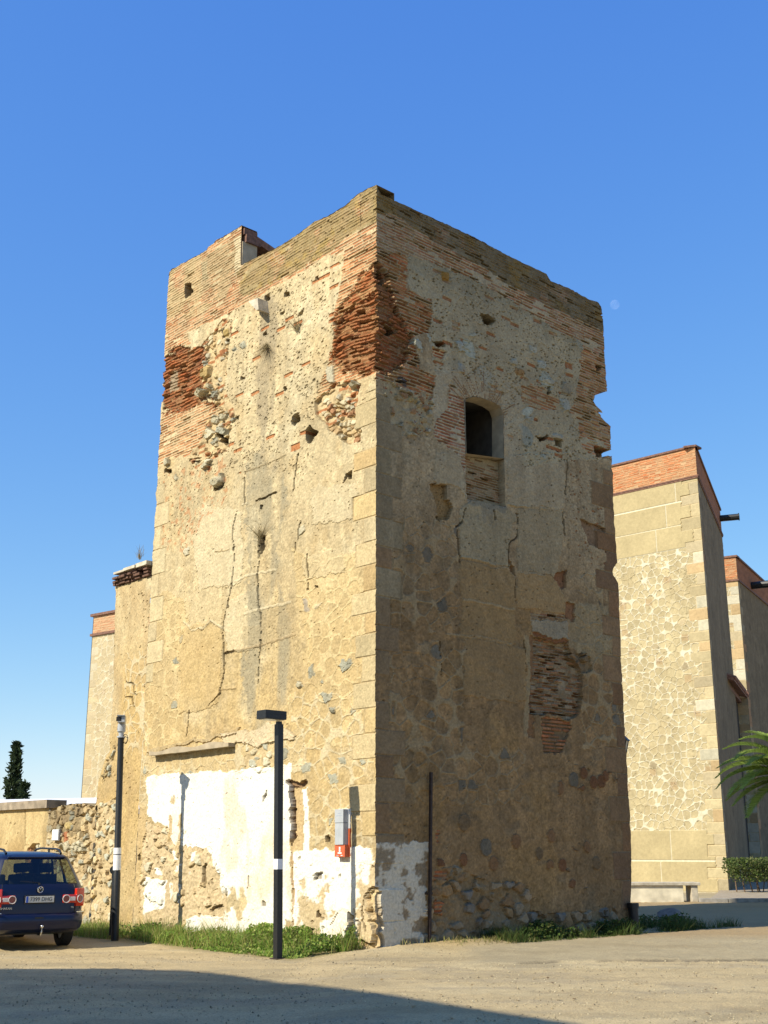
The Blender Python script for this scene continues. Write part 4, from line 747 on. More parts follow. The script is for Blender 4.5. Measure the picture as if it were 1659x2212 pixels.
rw = empty('rubble_wall', tuple(C0 + DL * 11.2 + AZ * GZ), 'low wall of bare rubble stones between the tall stub and the plastered wall', 'wall')
w = Wall(np.arange(9.9, 12.32, .03), np.arange(-.4, 2.95, .02), 421); u, v = w.U, w.V; ALL = np.arange(w.n)
w.C[:] = OCHRE; w.rubble(ALL, 422, .22, pal=[rgb(.60, .5, .34), rgb(.55, .43, .27), PALEST * .95, rgb(.46, .36, .24), GREYST, rgb(.58, .46, .3)], h=.03, joint=.06, cover=.28, jw=.10, mort=rgb(.55, .44, .29))
k = ALL[(v > 2.05 + .2 * (fbm(u * 3, v * 3, 423) - .5)) & (u > 10.6)]; w.C[k] *= .62
k = w.ix(PL('5', [(405, 920), (445, 915), (440, 980), (405, 985)])); w.C[k] = rgb(.5, .2, .11)
stone(PL('5', [(395, 1000), (460, 980), (470, 1040), (400, 1050)]), PALEST, .05, w); stone(PL('5', [(470, 1010), (520, 975), (560, 1040), (500, 1060)]), PALEST * .95, .05, w); stone(PL('5', [(430, 860), (470, 850), (470, 900), (435, 905)]), rgb(.62, .5, .26), .03, w)
T = topline([uvL(*p) for p in [(212, 1742), (200, 1740), (180, 1735), (150, 1737), (128, 1742), (108, 1748), (100, 1750)]], w.us, .08, 424)
w.grime(ALL, 426, .4, rgb(.36, .28, .18), .1, .25)
w.mesh(rw, {0: 'wall_face'}, C0, DL, -DR, M['masonry'], T)
n = w.nc; A = C0 + np.outer(w.us, DL); A[:, 2] = T; B = A + DR * .5
np_mesh('wall_top', np.vstack([A, B]), [(i, i + 1, n + i + 1, n + i) for i in range(n - 1)], M['masonry'], rw, np.tile(rgb(.4, .32, .2), (2 * n, 1)))

bw = empty('boundary_wall', tuple(C0 + DL * 15 + AZ * GZ), 'long low cream plastered wall with a stone coping, behind the blue car', 'wall')
w = Wall(np.arange(12.3, 19.5, .04), np.arange(-.4, 2.72, .025), 431); u, v = w.U, w.V; ALL = np.arange(w.n); w_ = w
w.C[:] = rgb(.60, .48, .29); w.C *= (.85 + .3 * fbm(u * 2, v * 2, 432))[:, None]; w.H += .02 * (fbm(u * 3, v * 3, 433) - .5)
w.tint(ALL, rgb(.40, .28, .14), sm(.5, .68, fbm(u * 1.6, v * 1.2, 434)) * sm(.6, 1.2, v) * sm(2.4, 1.6, v) * .75); w.pits(ALL, .05, 435, 7, .03, .5)
k = w.ix(PL('5', [(165, 1060), (175, 1020), (215, 990), (260, 1010), (275, 1060), (270, 1150), (170, 1150)])); w.rubble(k, 436, .2, pal=[rgb(.4, .2, .12), rgb(.5, .33, .2), PALEST], h=.05, joint=.08, base=-.08)
w.crack(PL('5', [(165, 770), (160, 900), (165, 1000)]), .04, .02, .7); k = ALL[u < 12.5]; w.C[k] *= .8
w.grime(ALL, 438, .5, rgb(.42, .31, .18), .25, .25)
w.mesh(bw, {0: 'wall_face'}, C0, DL, -DR, M['masonry'])
mb = MB(); tbox(mb, 12.25, 19.5, -.10, .45, 2.70, 2.90); mb.build('coping', mat_solid('weathered_coping', (.27, .22, .16), .95, var=.4, scale=4, bump=.6), bw, world=True)

# ------------------------------------------------------------------ the stone church: two blocks and a low aisle to the right, one block to the left
def azv(deg): return np.array([math.sin(R(deg)), math.cos(R(deg)), 0.0])
def zat(x, y, dist):
    r = ray(x, y); return CAM_H + r[2] * dist / math.hypot(r[0], r[1])
CHS = rgb(.585, .515, .375); CHL = rgb(.82, .77, .66)
def church_face(root, K, ldir, width, ztop, zband, zpan, zlow, seed, sz=.34, whiteq=False, name='wall', edge0=True, edge1=False, panels=(), step=.036):
    d = azv(ldir); nrm = azv(ldir - 90) ; 
    w = Wall(np.arange(0, width, step), np.arange(-.3, ztop, step * .9), seed); u, v = w.U, w.V; ALL = np.arange(w.n)
    w.C[:] = CHS * np.array([1.0, .97, .9]); w.C *= (.9 + .2 * fbm(u * 2, v * 2, seed + 1))[:, None]
    w.outlined(ALL, seed + 2, sz, CHL, lw=.075, cut=.80, stones=.03, fill=.22, bump=.016, stcol=rgb(.50, .42, .30), lal=1.0); w.pits(ALL, .30, seed + 4, 5, .02, .60)
    w.grime(ALL, seed + 20, .35, rgb(.44, .35, .22), .15, .14); w.tint(ALL, rgb(.45, .28, .16), (h2(np.floor(u / .33), np.floor(v / .3), seed + 5) < .03) * .4)
    jl = .030
    for (za, zb, rows, off) in panels:
        k = np.nonzero((v > za) & (v < zb))[0]; rh = (zb - za) / rows; rr_ = np.floor((v[k] - za) / rh); fy = (v[k] - za) - rr_ * rh
        fx = np.mod(u[k] + off + rr_ * .55, 3.4); j = (fy < jl * 1.4) | (fx < jl * 1.4)
        c = rgb(.56, .47, .30) * (.84 + .32 * fbm(u[k] * 1.3, v[k] * 1.3, seed + 6))[:, None] * (.94 + .12 * h2(rr_, np.floor((u[k] + off + rr_ * .55) / 3.4), seed + 7))[:, None]
        w.C[k] = np.where(j[:, None], CHL, c); w.H[k] = np.where(j, .01, .03) + .006 * (fbm(u[k] * 8, v[k] * 8, seed + 8) - .5)
    cols = [rgb(.58, .49, .33), rgb(.62, .53, .36), rgb(.60, .45, .28), rgb(.55, .47, .34)] + ([rgb(.68, .64, .55)] * 3 if whiteq else [rgb(.66, .62, .52)])
    if edge0: w.quoins(.02, zband, seed + 9, .45, .85, .42, .60, cols, edge=0, jc=1.2)
    if edge1: w.quoins(.02, zband, seed + 10, .45, .85, .42, .60, cols, edge=width, sgn=-1, jc=1.2)
    k = ALL[v > zband]; w.bricks(k, seed + 11, -.2, brick=rgb(.60, .235, .115), mort=rgb(.62, .42, .27), ch=.085, bl=.3, miss=.0, proud=.01, rough=.01); w.part[k] = 1
    return w, d, nrm
church = empty('stone_church', tuple(gnd(1575, 1930)), 'long stone church with brick parapets and dark waterspouts, standing behind the tower on the right', 'church')
K1 = gnd(1575, 1930); d1 = float(np.hypot(K1[0], K1[1]))
z1t, z1b, z1p, z1l = zat(1510, 962, d1), zat(1513, 1026, d1), zat(1526, 1176, d1), zat(1566, 1793, d1)
w, d, nn = church_face(church, K1, -48, 7.2, z1t, z1b, z1p, z1l, 501, panels=((z1p, z1b, 3, 1.2), (.0, z1l, 2, .4)))
k = w.ix([(4.55, z1p + 1.75), (5.3, z1p + 1.75), (5.2, z1p + 2.75), (4.6, z1p + 2.75)]); w.bricks(k, 520, .0, brick=rgb(.6, .27, .14), mort=rgb(.68, .5, .34), ch=.10)
w.mesh(church, {0: 'wall', 1: 'brick_parapet', 2: 'corner_stones', 5: 'corner_stones'}, K1, d, nn, M['church'])
def shaded(root, K, ang, length, ztop, zband, seed, name='wall', step=.14, shade_c=rgb(.29, .225, .15)):  # walls on the unlit side, shade painted in by a darker base colour
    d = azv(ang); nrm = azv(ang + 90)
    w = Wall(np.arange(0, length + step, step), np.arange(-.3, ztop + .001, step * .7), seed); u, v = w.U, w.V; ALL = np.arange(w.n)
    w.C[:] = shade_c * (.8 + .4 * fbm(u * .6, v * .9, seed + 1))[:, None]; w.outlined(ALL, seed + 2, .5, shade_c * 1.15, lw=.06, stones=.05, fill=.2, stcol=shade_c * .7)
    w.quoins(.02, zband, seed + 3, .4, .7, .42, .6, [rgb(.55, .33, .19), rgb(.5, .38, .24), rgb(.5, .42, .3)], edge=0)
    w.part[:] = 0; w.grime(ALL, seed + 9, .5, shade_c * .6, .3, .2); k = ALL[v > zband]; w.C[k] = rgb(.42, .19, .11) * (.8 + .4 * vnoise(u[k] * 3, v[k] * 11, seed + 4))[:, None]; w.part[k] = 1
    w.mesh(root, {0: name, 1: 'brick_parapet'}, K, d, nrm, M['church']); return d, nrm
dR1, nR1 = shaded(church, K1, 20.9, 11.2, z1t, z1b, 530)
def line_box(mb, K, d, n, a, b, z0, z1, out, inn=.1):
    P = [K + d * a - n * inn, K + d * b - n * inn, K + d * b + n * out, K + d * a + n * out]
    return mb.add([(p[0], p[1], z) for z in (z0, z1) for p in P], [(0, 1, 2, 3), (4, 5, 6, 7), (0, 1, 5, 4), (1, 2, 6, 5), (2, 3, 7, 6), (3, 0, 4, 7)])
mb = MB()
for kd, nn_, ln in ((d, nn, 7.2), (dR1, nR1, 11.2)):
    line_box(mb, K1, kd, nn_, -.07, ln, z1t - .06, z1t + .03, .07, .5); line_box(mb, K1, kd, nn_, -.05, ln, z1b - .12, z1b - .055, .05); line_box(mb, K1, kd, nn_, -.07, ln, z1b - .05, z1b + .01, .07)
mb.build('coping', M['coping'], church, world=True)
E1 = K1 + dR1 * 10.6; zs = zat(1570, 1119, float(np.hypot(E1[0], E1[1])))
mb = MB(); mb.tube([E1 - nR1 * .1 + AZ * zs, E1 + nR1 * 1.0 + AZ * zs], .17, 10); mb.tube([E1 + nR1 * .95 + AZ * zs, E1 + nR1 * 1.0 + AZ * zs], .20, 10); mb.build('waterspout', M['black'], church, world=True)
mb = MB(); q = [K1 + dR1 * 11.2, K1 + dR1 * 11.2 + d * .6, K1 + d * .6 + dR1 * .6, K1 + d * 7.2 + dR1 * .6, K1 + d * 7.2]; mb.add([tuple(p + AZ * z) for z in (-.3, z1t - .02) for p in q], [(0, 1, 6, 5), (1, 2, 7, 6), (2, 3, 8, 7), (3, 4, 9, 8)]); mb.build('wall', M['plaster_grey'], church, world=True)
# second block
K2 = far(1643, 1840, 67.0); K2[2] = 0; d2 = 67.0
z2t, z2b = zat(1602, 1200, d2), zat(1604, 1251, d2)
w, d, nn = church_face(church, K2, -59, 6.0, z2t, z2b, 0, 0, 551, sz=.42, whiteq=True)
w.mesh(church, {0: 'wall', 1: 'brick_parapet', 2: 'corner_stones', 5: 'corner_stones'}, K2, d, nn, M['church'])
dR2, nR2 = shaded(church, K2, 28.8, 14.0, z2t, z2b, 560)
mb = MB()
for kd, nn_, ln in ((d, nn, 6.0), (dR2, nR2, 14.0)):
    line_box(mb, K2, kd, nn_, -.08, ln, z2t - .07, z2t + .04, .08, .5); line_box(mb, K2, kd, nn_, -.07, ln, z2b - .08, z2b + .02, .07)
mb.build('coping', M['coping'], church, world=True)
E2 = K2 + dR2 * 3.6; zs = zat(1625, 1265, float(np.hypot(E2[0], E2[1])))
mb = MB(); mb.tube([E2 - nR2 * .1 + AZ * zs, E2 + nR2 * 1.15 + AZ * zs], .21, 10); mb.build('waterspout', M['black'], church, world=True)
E3 = K2 + dR2 * 7.6; zw = zat(1652, 1492, float(np.hypot(E3[0], E3[1])))
for (r_, hh, dd, nm, mt) in ((.75, 2.0, .10, 'window_surround', M['tile']), (.45, 1.9, .13, 'window', M['dark'])):
    q = [(-r_, 0), (r_, 0)] + [(r_ * math.cos(a), hh - .5 + r_ * math.sin(a)) for a in np.linspace(0, math.pi, 9)]
    mb = MB(); mb.prism(q, nR2 * dd, dR2, AZ, E3 + AZ * (zw - 1.0)); mb.build(nm, mt, church, world=True)
mb = MB(); q = [K2 + dR2 * 14, K2 + d * 6, K2 + d * 6 + dR2 * 14]; mb.add([tuple(p + AZ * z) for z in (-.3, z2t) for p in q] + [tuple(K2 + AZ * z2t)], [(0, 2, 5, 3), (1, 2, 5, 4), (3, 5, 4, 6)]); mb.build('wall', M['plaster_grey'], church, world=True)
# low aisle with tiled eaves
K3 = far(1591, 1840, 60.0); K3[2] = 0; z3 = zat(1588, 1470, 60.0)
d3, n3 = shaded(church, K3, 21.3, 22.0, z3, z3 + 1, 580, 'aisle_wall', shade_c=rgb(.11, .10, .09))  # aisle colour darker still, its deeper shade painted in
mb = MB(); line_box(mb, K3, d3, n3, -.1, 22, z3 - .28, z3 - .05, .22, .2); mb.build('eaves', M['coping'], church, world=True)
mb = MB(); P = [K3 + d3 * a + n3 * b + AZ * c for a, b, c in ((-.2, .55, z3 - .04), (22, .55, z3 - .04), (22, -3.5, z3 + 1.3), (-.2, -3.5, z3 + 1.3))]; P2 = [p + AZ * .16 for p in P]
mb.add(P + P2, [(0, 1, 2, 3), (4, 5, 6, 7), (0, 1, 5, 4), (1, 2, 6, 5), (2, 3, 7, 6), (3, 0, 4, 7)])
for i in range(80):
    a = -.1 + i * .275; mb.tube([K3 + d3 * a + n3 * .62 + AZ * (z3 + .12), K3 + d3 * a - n3 * 3.4 + AZ * (z3 + 1.52)], .10, 6)
mb.build('tiled_roof', M['tile'], church, world=True)
mb = MB(); mb.add([tuple(K3 + AZ * -.3), tuple(K3 + azv(-70) * 5 - AZ * .3), tuple(K3 + azv(-70) * 5 + AZ * z3), tuple(K3 + AZ * z3)], [(0, 1, 2, 3)]); mb.build('aisle_wall', M['plaster_grey'], church, world=True)
for s_, h_ in ((3.2, 5.2), (7.5, 6.4)):
    mb = MB(); mb.tube([K3 + d3 * s_ + n3 * .08 + AZ * 0, K3 + d3 * s_ + n3 * .08 + AZ * h_], .05, 6); mb.build('drainpipe', M['rust'], church, world=True)
# far block seen to the left of the tower
KL = far(167, 1840, 80.0); KL[2] = 0; dL_ = azv(-52); OL = KL - dL_ * 9.0
zlt, zlb = zat(182, 1330, 80.0), zat(181, 1371, 80.0)
lt = empty('church_tower', tuple(KL), 'distant pale stone block with a brick top, seen beyond the side wall', 'tower')
w, d, nn = church_face(lt, OL, -52, 9.0, zlt, zlb, 0, 0, 601, sz=.5, edge0=False, edge1=True, step=.06)
w.C = lerp(w.C, rgb(.66, .55, .42), .35); w.mesh(lt, {0: 'wall', 1: 'brick_parapet', 2: 'corner_stones', 5: 'corner_stones'}, OL, d, nn, M['church'])
mb = MB(); line_box(mb, OL, d, nn, 0, 9.15, zlt - .05, zlt + .12, .15, .5); line_box(mb, OL, d, nn, 0, 9.1, zlb - .1, zlb + .06, .12); mb.build('coping', M['coping'], lt, world=True)
mb = MB(); e_ = KL - AZ * .3; b_ = e_ + azv(38) * 9; mb.add([tuple(e_), tuple(b_), tuple(b_ + AZ * (zlt + .3)), tuple(e_ + AZ * (zlt + .3))], [(0, 1, 2, 3)]); mb.build('wall', M['plaster_grey'], lt, world=True)
ew = OL + d * 5.3; zq = zat(232, 1500, float(np.hypot(ew[0], ew[1]))); mb = MB(); mb.prism([(0, 0), (.55, 0), (.55, 2.4), (0, 2.4)], nn * .06, d, AZ, ew + AZ * (zq - 1.2)); mb.build('window_surround', M['orange'] and M['tile'], lt, world=True)
# low shed with a white sheet roof
P0 = far(215, 1840, 43.0); P0[2] = 0; dd = azv(-68); bb = azv(22)
sh = empty('white_roofed_shed', tuple(P0), 'low building under a flat white sheet roof, behind the plastered wall at the left', 'shed')
ze = zat(180, 1742, 43); zr = zat(120, 1719, 48)
mb = MB(); q = [P0 + dd * .3, P0 + dd * 30, P0 + dd * 30 + bb * 9, P0 + dd * .3 + bb * 9]; mb.add([tuple(p + AZ * z) for z in (-.2, ze - .05) for p in q], [(0, 1, 5, 4), (1, 2, 6, 5), (2, 3, 7, 6), (3, 0, 4, 7)]); mb.build('wall', M['plaster_grey'], sh, world=True)
mb = MB(); A_ = [P0 + AZ * ze, P0 + dd * 30.5 + AZ * ze, P0 + dd * 30.5 + bb * 5 + AZ * zr, P0 + dd * 3.6 + bb * 5 + AZ * zr, P0 + dd * 30.5 + bb * 10 + AZ * ze, P0 + bb * 10 + AZ * ze]; B_ = [p - AZ * .18 for p in A_]
mb.add(A_ + B_, [(0, 1, 2, 3), (2, 4, 5, 3), (0, 3, 5), (6, 7, 8, 9), (8, 10, 11, 9), (6, 9, 11), (0, 1, 7, 6), (0, 5, 11, 6), (4, 5, 11, 10), (1, 2, 8, 7), (2, 4, 10, 8)]); mb.build('roof', M['canopy'], sh, world=True)

# ------------------------------------------------------------------ ground
def gz(x, y):
    """height of the ground"""
    z = np.full(np.shape(x), 0.0)
    z = z + GZ * sm(-.3, -1.6, x) * sm(45, 33, y)
    s = (x - C0[0]) * DR[0] + (y - C0[1]) * DR[1]; o = -((x - C0[0]) * DL[0] + (y - C0[1]) * DL[1])    # along and out from the shaded face
    z = z + .10 * np.exp(-((s - 1.7) / 1.3) ** 2 - ((o - .25) / .55) ** 2) + .06 * np.exp(-((s - .3) / .7) ** 2 - ((o - .3) / .5) ** 2)
    return z
gx = np.concatenate([[-600, -200, -90, -40, -22], np.arange(-14, -9, .3), np.arange(-9, 12, .07), np.arange(12, 24, .3), [30, 45, 90, 200, 600]])
gy = np.concatenate([[-300, -80, -20, -5, 2, 6], np.arange(8, 27, .07), np.arange(27, 60, .3), [70, 100, 200, 500, 1500]])
X, Y = np.meshgrid(gx, gy); x, y = X.ravel(), Y.ravel()
near = sm(60, 40, y) * sm(30, 20, np.abs(x))
z = gz(x, y) + near * (.020 * (fbm(x * .9, y * .9, 701) - .5) + .016 * (fbm(x * 5, y * 5, 702, 3, .6) - .5) + .02 * (sm(.66, .8, fbm(x * 9, y * 9, 703, 2)) > .3) * .6)
def asphalt_edge(x): return 19.72 + .08 * (x - 5) + .5 * sm(2.2, 4.6, x) * 0 + .22 * (fbm(x * .8, x * 0, 704) - .5) - .35 * sm(3.4, 1.0, x) + .9 * sm(6, 9, x) * .3
sand = rgb(.505, .41, .285)
c = np.tile(sand, (len(x), 1)) * (.84 + .32 * fbm(x * .5, y * 1.6, 705))[:, None]
st_ = sm(.52, .68, fbm(x * .32 + .1 * y, y * 1.5, 706)); c = lerp(c, rgb(.57, .48, .35), (st_ * .6)[:, None]); c = lerp(c, rgb(.36, .31, .255), (sm(.52, .72, fbm(x * 1.3, y * 2.2, 707)) * .5)[:, None])
ae = asphalt_edge(x); asp = sm(-.03, .06, y - ae) * sm(.9, 1.7, x + .5 * (fbm(x, y, 708) - .5)) * sm(60, 50, y)
c = lerp(c, rgb(.40, .345, .265) * (.85 + .3 * fbm(x * 2, y * 2, 709))[:, None], (asp * .8)[:, None])
lip = np.exp(-((y - ae) / .055) ** 2) * sm(1.2, 2.6, x) * sm(.35, .55, fbm(x * 1.7, y * .2, 710) + .12 * sm(3, 7, x)); c = lerp(c, rgb(.11, .095, .085), (lip * .85)[:, None]); z = z + .03 * asp * near - .02 * lip
sl = (x - C0[0]) * DL[0] + (y - C0[1]) * DL[1]; ol = -((x - C0[0]) * DR[0] + (y - C0[1]) * DR[1])   # along and out from the lit face
for tx, ty, tr in ((-14, -3, 24.6), (-14, -3, 26.2), (20, 0, 19.5), (20, 0, 21.1), (4, -60, 75.6), (4, -60, 77.2)):      # old wheel tracks
    dd_ = np.abs(np.hypot(x - tx, y - ty) - tr - .25 * (fbm(x * .5, y * .5, 713) - .5)); tk = sm(.20, .05, dd_) * sm(.30, .55, fbm(x * 1.2, y * 1.2, 714)); c = lerp(c, rgb(.37, .30, .215), (tk * .42)[:, None]); z = z - .012 * tk * near
c = lerp(c, rgb(.33, .275, .20), (sm(.58, .72, fbm(x * .45, y * .9, 715)) * .45)[:, None]); c *= (1 + .25 * (fbm(x * 12, y * 12, 716, 3, .7) - .5) * near)[:, None]
c = lerp(c, rgb(.40, .285, .17) * (.85 + .3 * fbm(x, y, 717))[:, None], (sm(23.5, 26, y) * sm(45, 41, y) * .75)[:, None])
grass = sm(1.9, 1.2, ol + .6 * (fbm(x * 2, y * 2, 711) - .5)) * (ol > -.5) * sm(-.2, .6, sl); c = lerp(c, rgb(.23, .20, .09), (grass * .7)[:, None])
orr = -((x - C0[0]) * DL[0] + (y - C0[1]) * DL[1]); srr = (x - C0[0]) * DR[0] + (y - C0[1]) * DR[1]
dg_ = np.exp(-((srr - 1.6) / 1.3) ** 2 - ((orr - .35) / .5) ** 2); c = lerp(c, rgb(.46, .34, .18) * (.7 + .6 * fbm(x * 9, y * 9, 712))[:, None], (dg_ * .75)[:, None])
r_, c_ = np.meshgrid(np.arange(len(gy) - 1), np.arange(len(gx) - 1), indexing='ij'); a = (r_ * len(gx) + c_).ravel()
M['ground'] = mat_vcol('dusty_ground', var=.34, scale=38, bump=1.0, dist=.02, gain=(.83, .80, .645))
gr = np_mesh('ground', np.stack([x, y, z], 1), np.stack([a, a + 1, a + 1 + len(gx), a + len(gx)], 1), M['ground'], None, c, True); tag(gr, kind='structure')
# loose stones on the ground
ico = [(0, 0, .8), (.9, 0, 0), (0, .9, 0), (-.9, 0, 0), (0, -.9, 0), (0, 0, -.6)]; icf = [(0, 1, 2), (0, 2, 3), (0, 3, 4), (0, 4, 1), (5, 2, 1), (5, 3, 2), (5, 4, 3), (5, 1, 4)]
N = 26000; yy = 9.0 + 14 * rng.random(N) ** 1.6; xx = (rng.random(N) - .5) * 2 * (yy * .345 + .5); rad = .004 + .013 * rng.random(N) ** 4
keep = (fbm(xx * .7, yy * 1.1, 720) + .25 * rng.random(N) > .52); xx, yy, rad = xx[keep], yy[keep], rad[keep]; N = len(xx)
base = np.array(ico); V = base[None] * (rad[:, None, None] * (.6 + .8 * rng.random((N, 6, 3)))) + np.stack([xx, yy, gz(xx, yy) + .006], 1)[:, None]
F = (np.array(icf)[None] + (np.arange(N) * 6)[:, None, None]).reshape(-1, 3)
pc = np.array([rgb(.50, .42, .31), rgb(.40, .34, .27), rgb(.62, .55, .44), rgb(.30, .26, .21)])[rng.integers(0, 4, N)]
g = np_mesh('gravel', V.reshape(-1, 3), F, M['ground'], None, np.repeat(pc, 6, 0), False, n=3); tag(g, kind='stuff', label='small loose stones scattered over the dusty ground', cat='gravel')
# raised pavement along the church
pv = [gnd(1500, 1952), gnd(1575, 1958), gnd(1640, 1962)]
mb = MB(); q = [(10.6, 41.2), (30, 41.6), (30, 75), (16.5, 75), (13.6, 50.2), (11.2, 42.6)]; mb.prism(q, (0, 0, .12), (1, 0, 0), (0, 1, 0), (0, 0, 0)); tag(mb.build('pavement', mat_solid('pavement_concrete', (.30, .245, .17), .9, var=.2, scale=3, bump=.3)), kind='structure')
kb = mat_solid('kerb_stone', (.27, .25, .22), .9, var=.3, scale=5, bump=.4)
mb = MB(); rr = random.Random(3); xk = 10.4
while xk < 30:
    L_ = rr.uniform(.9, 1.1); mb.box((xk + L_ / 2, 41.05 + .02 * (xk - 9), .05), (L_ - .012, .16, .22), bev=.02); xk += L_
tag(mb.build('kerb', kb), kind='structure')
# ------------------------------------------------------------------ leaves and blades
def leaf_cloud(name, P, size, cols, parent=None, up=.3, asp=.5, mat='leaf', world=True):
    """many small separate leaves, each a bent pair of faces"""
    P = np.asarray(P, float); n = len(P); size = np.broadcast_to(np.asarray(size, float), (n,))
    a = rng.normal(size=(n, 3)); a[:, 2] = a[:, 2] * .6 + up; a /= np.linalg.norm(a, axis=1)[:, None]
    b = np.cross(a, rng.normal(size=(n, 3))); b /= np.linalg.norm(b, axis=1)[:, None]; nn_ = np.cross(a, b)
    s = size[:, None]; V = np.stack([P, P + a * s * .5 + b * s * asp * .5 + nn_ * s * .08, P + a * s, P + a * s * .5 - b * s * asp * .5 + nn_ * s * .08], 1)
    F = np.arange(n * 4).reshape(n, 4); c = np.asarray(cols)[rng.integers(0, len(cols), n)] * (.7 + .6 * rng.random(n))[:, None]
    return np_mesh(name, V.reshape(-1, 3), F, M[mat], parent, np.repeat(c, 4, 0), False, world)
def blades(P, h, w, lean=.35):
    P = np.asarray(P, float); n = len(P); a = rng.random(n) * 6.283; d = np.stack([np.cos(a), np.sin(a), 0 * a], 1); ln = rng.normal(size=(n, 3)) * lean; ln[:, 2] = 1
    h = np.broadcast_to(h, (n,))[:, None]; m = P + ln * h * .55; tip = P + ln * h * [1.3, 1.3, 1.0]
    V = np.concatenate([np.stack([P - d * w, P + d * w, m + d * w * .8, m - d * w * .8], 1), np.stack([m - d * w * .8, m + d * w * .8, tip + d * w * .1, tip - d * w * .1], 1)], 1)
    return V.reshape(-1, 3), np.arange(n * 8).reshape(-1, 4)
GREENS = [rgb(.20, .31, .055), rgb(.15, .25, .045), rgb(.26, .34, .07), rgb(.32, .34, .11)]
def patch(n, u0, u1, o0, o1, along, outn, hump):
    uu = u0 + (u1 - u0) * rng.random(n); oo = o0 + (o1 - o0) * rng.random(n) ** 1.3; dens = fbm(uu * 1.1, oo * 1.6, 801) + .25 * rng.random(n); k = dens > .56 + hump
    uu, oo = uu[k], oo[k]; p = C0 + np.outer(uu, along) + np.outer(oo, outn); p[:, 2] = gz(p[:, 0], p[:, 1]); return p, uu, oo
def weeds(name, label, sets):
    Vs = []; Fs = []; Cs = []; off = 0
    for kind, p, h, cols in sets:
        n = len(p)
        if kind == 'b': V, F = blades(p, h, .006)
        else:
            hh = np.broadcast_to(h, (n,)); q = p.copy(); q[:, 2] += hh * (.15 + .85 * rng.random(n) ** .8)
            a = rng.normal(size=(n, 3)); a[:, 2] = np.abs(a[:, 2]) * .5 + .1; a /= np.linalg.norm(a, axis=1)[:, None]; b = np.cross(a, rng.normal(size=(n, 3))); b /= np.linalg.norm(b, axis=1)[:, None]
            s = (.022 + .040 * rng.random(n))[:, None]; V = np.stack([q, q + a * s * .5 + b * s * .45, q + a * s, q + a * s * .5 - b * s * .45], 1).reshape(-1, 3); F = np.arange(n * 4).reshape(n, 4)
        c = np.asarray(cols)[rng.integers(0, len(cols), n)] * (.7 + .6 * rng.random(n))[:, None]
        Vs.append(V); Fs.append(F + off); Cs.append(np.repeat(c, len(V) // n, 0)); off += len(V)
    o = np_mesh(name, np.vstack(Vs), np.vstack(Fs), M['leaf'], None, np.vstack(Cs)); tag(o, label, 'weeds', None, 'stuff'); return o
S_ = []
DRY = [rgb(.34, .28, .13), rgb(.28, .24, .09), rgb(.20, .22, .06)]
p, uu, oo = patch(15000, .25, 9.0, .02, 1.35, DL, -DR, .03); S_.append(('b', p, .10 + .22 * rng.random(len(p)) * (.5 + fbm(uu * 1.5, oo * 2, 802)), GREENS + DRY[1:2]))
p, uu, oo = patch(26000, .45, 3.4, .05, 1.45, DL, -DR, -.12); S_.append(('l', p, (.03 + .38 * sm(.3, .75, fbm(uu * 2.1, oo * 2.1, 803))) * sm(1.6, .5, oo), GREENS))
p, uu, oo = patch(13000, 3.0, 7.4, .1, 1.15, DL, -DR, .02); S_.append(('l', p, .02 + .28 * sm(.35, .8, fbm(uu * 2.1, oo * 2.1, 804)), GREENS))
p, uu, oo = patch(2600, 6.5, 11.5, .05, 1.5, DL, -DR, .05); S_.append(('b', p, .06 + .14 * rng.random(len(p)), GREENS + DRY))
p, uu, oo = patch(1500, .3, 8, .02, 1.2, DL, -DR, .0); S_.append(('b', p, .20 + .30 * rng.random(len(p)), DRY + GREENS[:2]))
weeds('weeds', 'bright green weeds and grass along the foot of the sunlit tower wall', S_)
S_ = []
DK = [rgb(.05, .09, .02), rgb(.07, .11, .025), rgb(.09, .10, .03)]  # darkened copy of the weed greens, shade put into the colour
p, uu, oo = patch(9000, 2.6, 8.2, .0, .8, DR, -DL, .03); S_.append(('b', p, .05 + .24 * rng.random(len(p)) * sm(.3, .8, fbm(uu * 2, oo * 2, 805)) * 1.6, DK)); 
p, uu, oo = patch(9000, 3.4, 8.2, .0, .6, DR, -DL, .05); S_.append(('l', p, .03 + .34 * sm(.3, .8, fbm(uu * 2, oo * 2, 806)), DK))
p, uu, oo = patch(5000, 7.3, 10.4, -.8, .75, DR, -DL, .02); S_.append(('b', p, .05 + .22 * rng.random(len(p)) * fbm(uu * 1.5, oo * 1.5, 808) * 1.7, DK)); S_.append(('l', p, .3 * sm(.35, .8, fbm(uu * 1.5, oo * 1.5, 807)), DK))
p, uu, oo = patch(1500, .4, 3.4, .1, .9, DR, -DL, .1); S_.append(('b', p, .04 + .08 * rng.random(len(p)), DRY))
weeds('weeds', 'dark weeds growing in shade along the foot of the unlit tower wall', S_)

